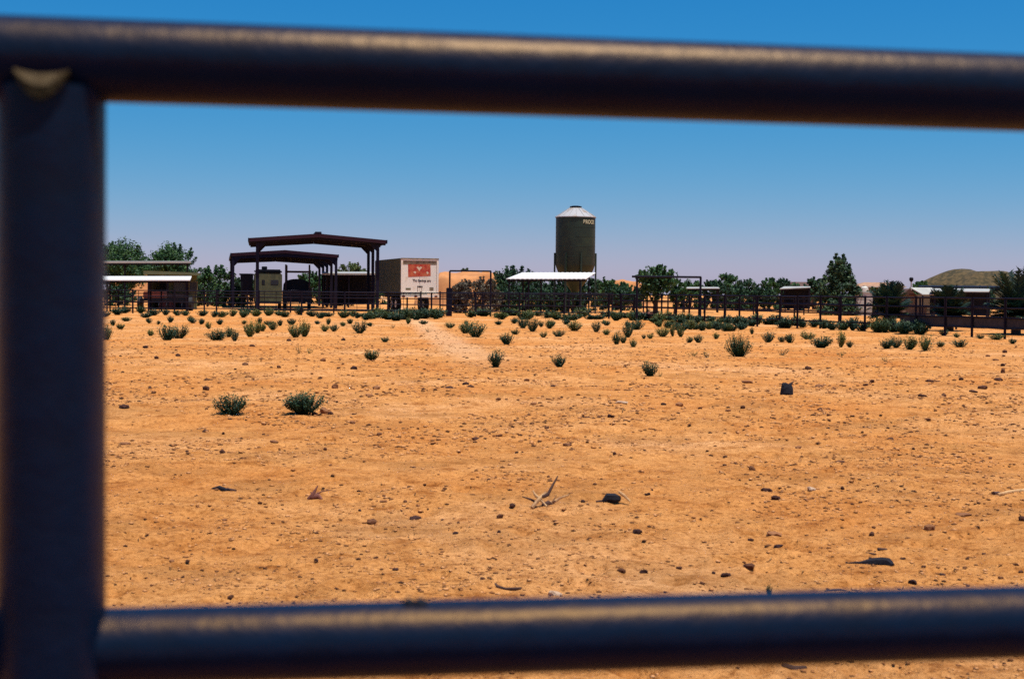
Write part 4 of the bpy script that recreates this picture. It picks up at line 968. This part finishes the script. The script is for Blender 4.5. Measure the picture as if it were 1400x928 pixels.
for (px, py, wd, hh) in ((444, 563, 14, 12), (452, 566, 12, 6)):
    clod(px, py, wd, hh, 'tan crumbly rock piled beside the dense rounded tuft', 'tan rocks beside the dense tuft')
STN = clod_mesh(77, 2); STN.materials.append(MATS['stone_pale'])
for (px, py, wd, hh, lb) in ((1110, 668, 15, 7, 'pale pinkish white stone lying by itself on the dirt'), (850, 551, 20, 5, 'flat pale slab of stone with a dark clod behind it'), (1262, 815, 20, 6, 'broad tan stone close to the lower pipe rail'), (759, 816, 22, 10, 'rounded tan stone beside the thin grey stick')):
    o = clod(px, py, wd, hh, lb, None, me=STN); o.name = 'stone'; o['category'] = 'stone'

def gp(px, py, lift=0.0): p = G(px, py); return Vector((p.x, p.y, p.z + lift))
def sticks(name, label, cat, base, limbs, mat='dead_wood', flat=False):
    b0 = gp(*base); b0.z = gzf(b0.x, b0.y) - .012; th = thing(name, label, cat, b0)
    for (pts, ra, mt) in limbs:
        W_ = []
        for i_, (px, py, up) in enumerate(pts):
            if flat:      # lies on the soil: every point is a ground point
                q = G(px, py); W_.append(Vector((q.x, q.y, gzf(q.x, q.y) + ra[i_] * .35)) - b0); continue
            q = P(px, py, b0.y); W_.append(Vector((q.x, q.y + up, min(max(q.z, gzf(q.x, q.y + up) - .004), 9))) - b0)
        MB().tube(W_, ra, 7).build('branch', mt or mat, th, True)
    return th
sticks('dead_branch', 'pale forked dead branch sticking up from the dirt', 'branch', (745, 692), [
    ([(727, 692, -.05), (738, 681, 0), (747, 674, .02)], [.011, .013, .011], 'dead_wood'), ([(742, 679, 0), (749, 676, 0), (755, 665, .02), (763, 652, .05)], [.012, .011, .008, .004], 'dead_wood_dark'),
    ([(737, 681, 0), (731, 676, .02), (729, 672, .05)], [.010, .008, .004], 'dead_wood'), ([(740, 684, 0), (748, 693, -.04)], [.009, .005], 'dead_wood'),
    ([(745, 688, .0), (757, 687, .03), (766, 682, .05), (779, 679, .1)], [.010, .010, .008, .003], 'dead_wood'), ([(756, 686, .02), (761, 677, .02)], [.006, .003], 'dead_wood'),
    ([(735, 688, .02), (726, 684, .05), (714, 681, .08)], [.009, .007, .003], 'dead_wood_dark'), ([(742, 690, -.02), (750, 687, 0), (754, 690, .02)], [.014, .016, .010], 'dead_wood_dark')])
th = sticks('wood_chunk', 'dark hollow chunk of wood with a pale strip of bark beside it', 'wood chunk', (838, 685), [
    ([(824, 686, 0), (831, 680, 0), (840, 681, 0), (848, 682, .01)], [.012, .030, .032, .016], 'charred'), ([(846, 672, .0), (853, 677, 0), (861, 684, -.03)], [.008, .010, .005], 'dead_wood'), ([(815, 686, .02), (824, 685, .02)], [.006, .007], 'dead_wood_dark')])
sticks('wood_chunk', 'long dark sliver of wood with a tapering tail, lying on the dirt', 'wood chunk', (1205, 768), [
    ([(1156, 765, .04), (1176, 766, .02), (1190, 766, 0), (1205, 766, 0), (1215, 767, 0), (1221, 769, -.01)], [.003, .008, .022, .026, .024, .010], 'charred'), ([(1184, 754, .05), (1197, 757, .05)], [.004, .006], 'dead_wood_dark'), ([(1200, 754, .04), (1212, 753, .05)], [.007, .007], 'dead_wood_dark')], flat=True)
sticks('stick', 'thin grey stick lying flat near the lower pipe rail', 'stick', (692, 802), [([(668, 792, .05), (680, 799, .02), (692, 801, 0), (713, 804, 0)], [.004, .007, .007, .008], 'dead_wood_dark')], flat=True)
sticks('stick', 'long pale stick lying on the dirt, split at its dark end', 'stick', (1385, 678), [([(1364, 677, 0), (1380, 675, 0), (1400, 672, .02), (1416, 669, .04)], [.010, .012, .012, .010], 'dead_wood'), ([(1358, 676, 0), (1366, 675, 0)], [.018, .012], 'dead_wood_dark')], flat=True)
sticks('wood_chunk', 'short dark pair of bark pieces on the open dirt', 'wood chunk', (308, 669), [([(290, 665, .02), (300, 668, 0), (312, 670, 0)], [.006, .018, .014], 'charred'), ([(311, 668, .01), (322, 671, 0)], [.017, .010], 'dead_wood_dark')], flat=True)
sticks('root_clump', 'reddish brown tangled root clump on the dirt', 'root clump', (430, 681), [([(421, 682, 0), (428, 676, 0), (434, 664, .02)], [.010, .014, .003], 'dead_log'), ([(426, 679, 0), (436, 678, 0), (441, 682, -.02)], [.016, .016, .006], 'dead_log'), ([(430, 676, 0), (440, 672, .02), (454, 670, .03)], [.007, .004, .002], 'dead_log'), ([(424, 673, .02), (430, 678, 0)], [.003, .010], 'dead_log')])
sticks('stick', 'crooked brown twig lying near the tiny green seedling', 'stick', (1150, 806), [([(1128, 806, .0), (1138, 804, 0), (1148, 802, .01), (1158, 803, 0)], [.004, .006, .006, .004], 'dead_wood_dark'), ([(1160, 808, 0), (1180, 811, -.02)], [.006, .004], 'dead_wood_dark')], flat=True)
sticks('stick', 'dark stick with a pale tip beyond the lower pipe rail', 'stick', (1085, 918), [([(1070, 922, 0), (1085, 919, 0), (1102, 917, .01)], [.008, .010, .006], 'dead_wood_dark')], flat=True)
# charred stump
p = G(1075.5, 540); s = p.y / FPX
th = thing('charred_stump', 'squat charred tree stump standing alone on the bare field', 'stump', p)
m = MB().lathe([(8.9 * s, -.03), (8.6 * s, 3 * s), (8.2 * s, 9 * s), (7.0 * s, 13.5 * s), (5.2 * s, 15.6 * s), (2 * s, 13 * s)], 14)
rs_ = random.Random(3); m.v = [(x_ * (1 + rs_.uniform(-.09, .09)), y_ * (1 + rs_.uniform(-.09, .09)), z_ + (rs_.uniform(-2.2, 2.4) * s if z_ > 12 * s else 0)) for x_, y_, z_ in m.v]
m.build('stump_body', 'charred', th)
MB().tube([(5.0 * s, 0, 14 * s), (7.0 * s, 0, 17 * s), (10 * s, 0, 19 * s)], [1.6 * s, 1.2 * s, .5 * s], 6).build('splinter', 'dead_wood_dark', th)

# loose gravel, crumbs and chaff: too many to count
def scatter(name, n, seed, s0, s1, y0, y1, flat, mat, chaff=False):
    rs = np.random.RandomState(seed)
    Yp = y0 * (y1 / y0) ** (rs.rand(n) ** 0.9); Xp = (rs.rand(n) - .5) * 2 * (0.43 * Yp + 0.4)
    cl = vnoise(Xp * .9 + 9, Yp * .9) + .6 * vnoise(Xp * 3, Yp * 3 + 4); keep = rs.rand(n) < np.clip(.45 + 1.3 * cl, .06, 1)
    Xp, Yp = Xp[keep], Yp[keep]; n = len(Xp)
    Zp = height(Xp, Yp, np.maximum(.02, Yp * .004)) + pits(Xp, Yp, np.maximum(.02, Yp * .004))
    s = s0 * (s1 / s0) ** (rs.rand(n) ** 2.8) * np.clip(Yp / 9, .75, 2.2)
    if chaff:
        base_ = np.array([[-1, 0, 0], [0, -.10, .05], [1, 0, 0], [0, .10, .05], [0, 0, -.06]]); tri = np.array([[0, 1, 2], [0, 2, 3], [0, 4, 1], [1, 4, 2], [2, 4, 3], [3, 4, 0]])
    else:
        base_ = np.array([[1, 0, 0], [.3, .95, 0], [-.8, .6, 0], [-.8, -.6, 0], [.3, -.95, 0], [.1, .05, 1], [-.1, 0, -.8]])
        tri = np.array([[i, (i + 1) % 5, 5] for i in range(5)] + [[(i + 1) % 5, i, 6] for i in range(5)])
    k = len(base_); Bv = base_[None] * (1 + rs.uniform(-.3, .3, (n, k, 3)))
    Bv[..., 2] *= flat
    a = rs.rand(n) * 6.283; c_, s_ = np.cos(a)[:, None], np.sin(a)[:, None]
    V = np.stack([Bv[..., 0] * c_ - Bv[..., 1] * s_, Bv[..., 0] * s_ + Bv[..., 1] * c_, Bv[..., 2]], -1) * s[:, None, None]
    if chaff: V[..., 2] += (rs.uniform(-.25, .25, n) * s)[:, None] * base_[None, :, 0]
    V += np.stack([Xp, Yp, Zp + s * flat * .35], -1)[:, None, :]
    F = (tri[None] + (np.arange(n) * k)[:, None, None]).reshape(-1, 3)
    o = obj(name, fast_mesh(name, V.reshape(-1, 3), F), mat); stuff(o); return o
o = scatter('gravel', 190000, 1, .0022, .019, 4.3, 62, .45, 'gravel'); tag(o, 'loose brown gravel and dirt crumbs strewn over the field', 'gravel')
o = scatter('chaff', 26000, 2, .006, .040, 4.3, 34, .8, 'chaff', True); tag(o, 'pale straw chaff strewn over the dirt', 'chaff')
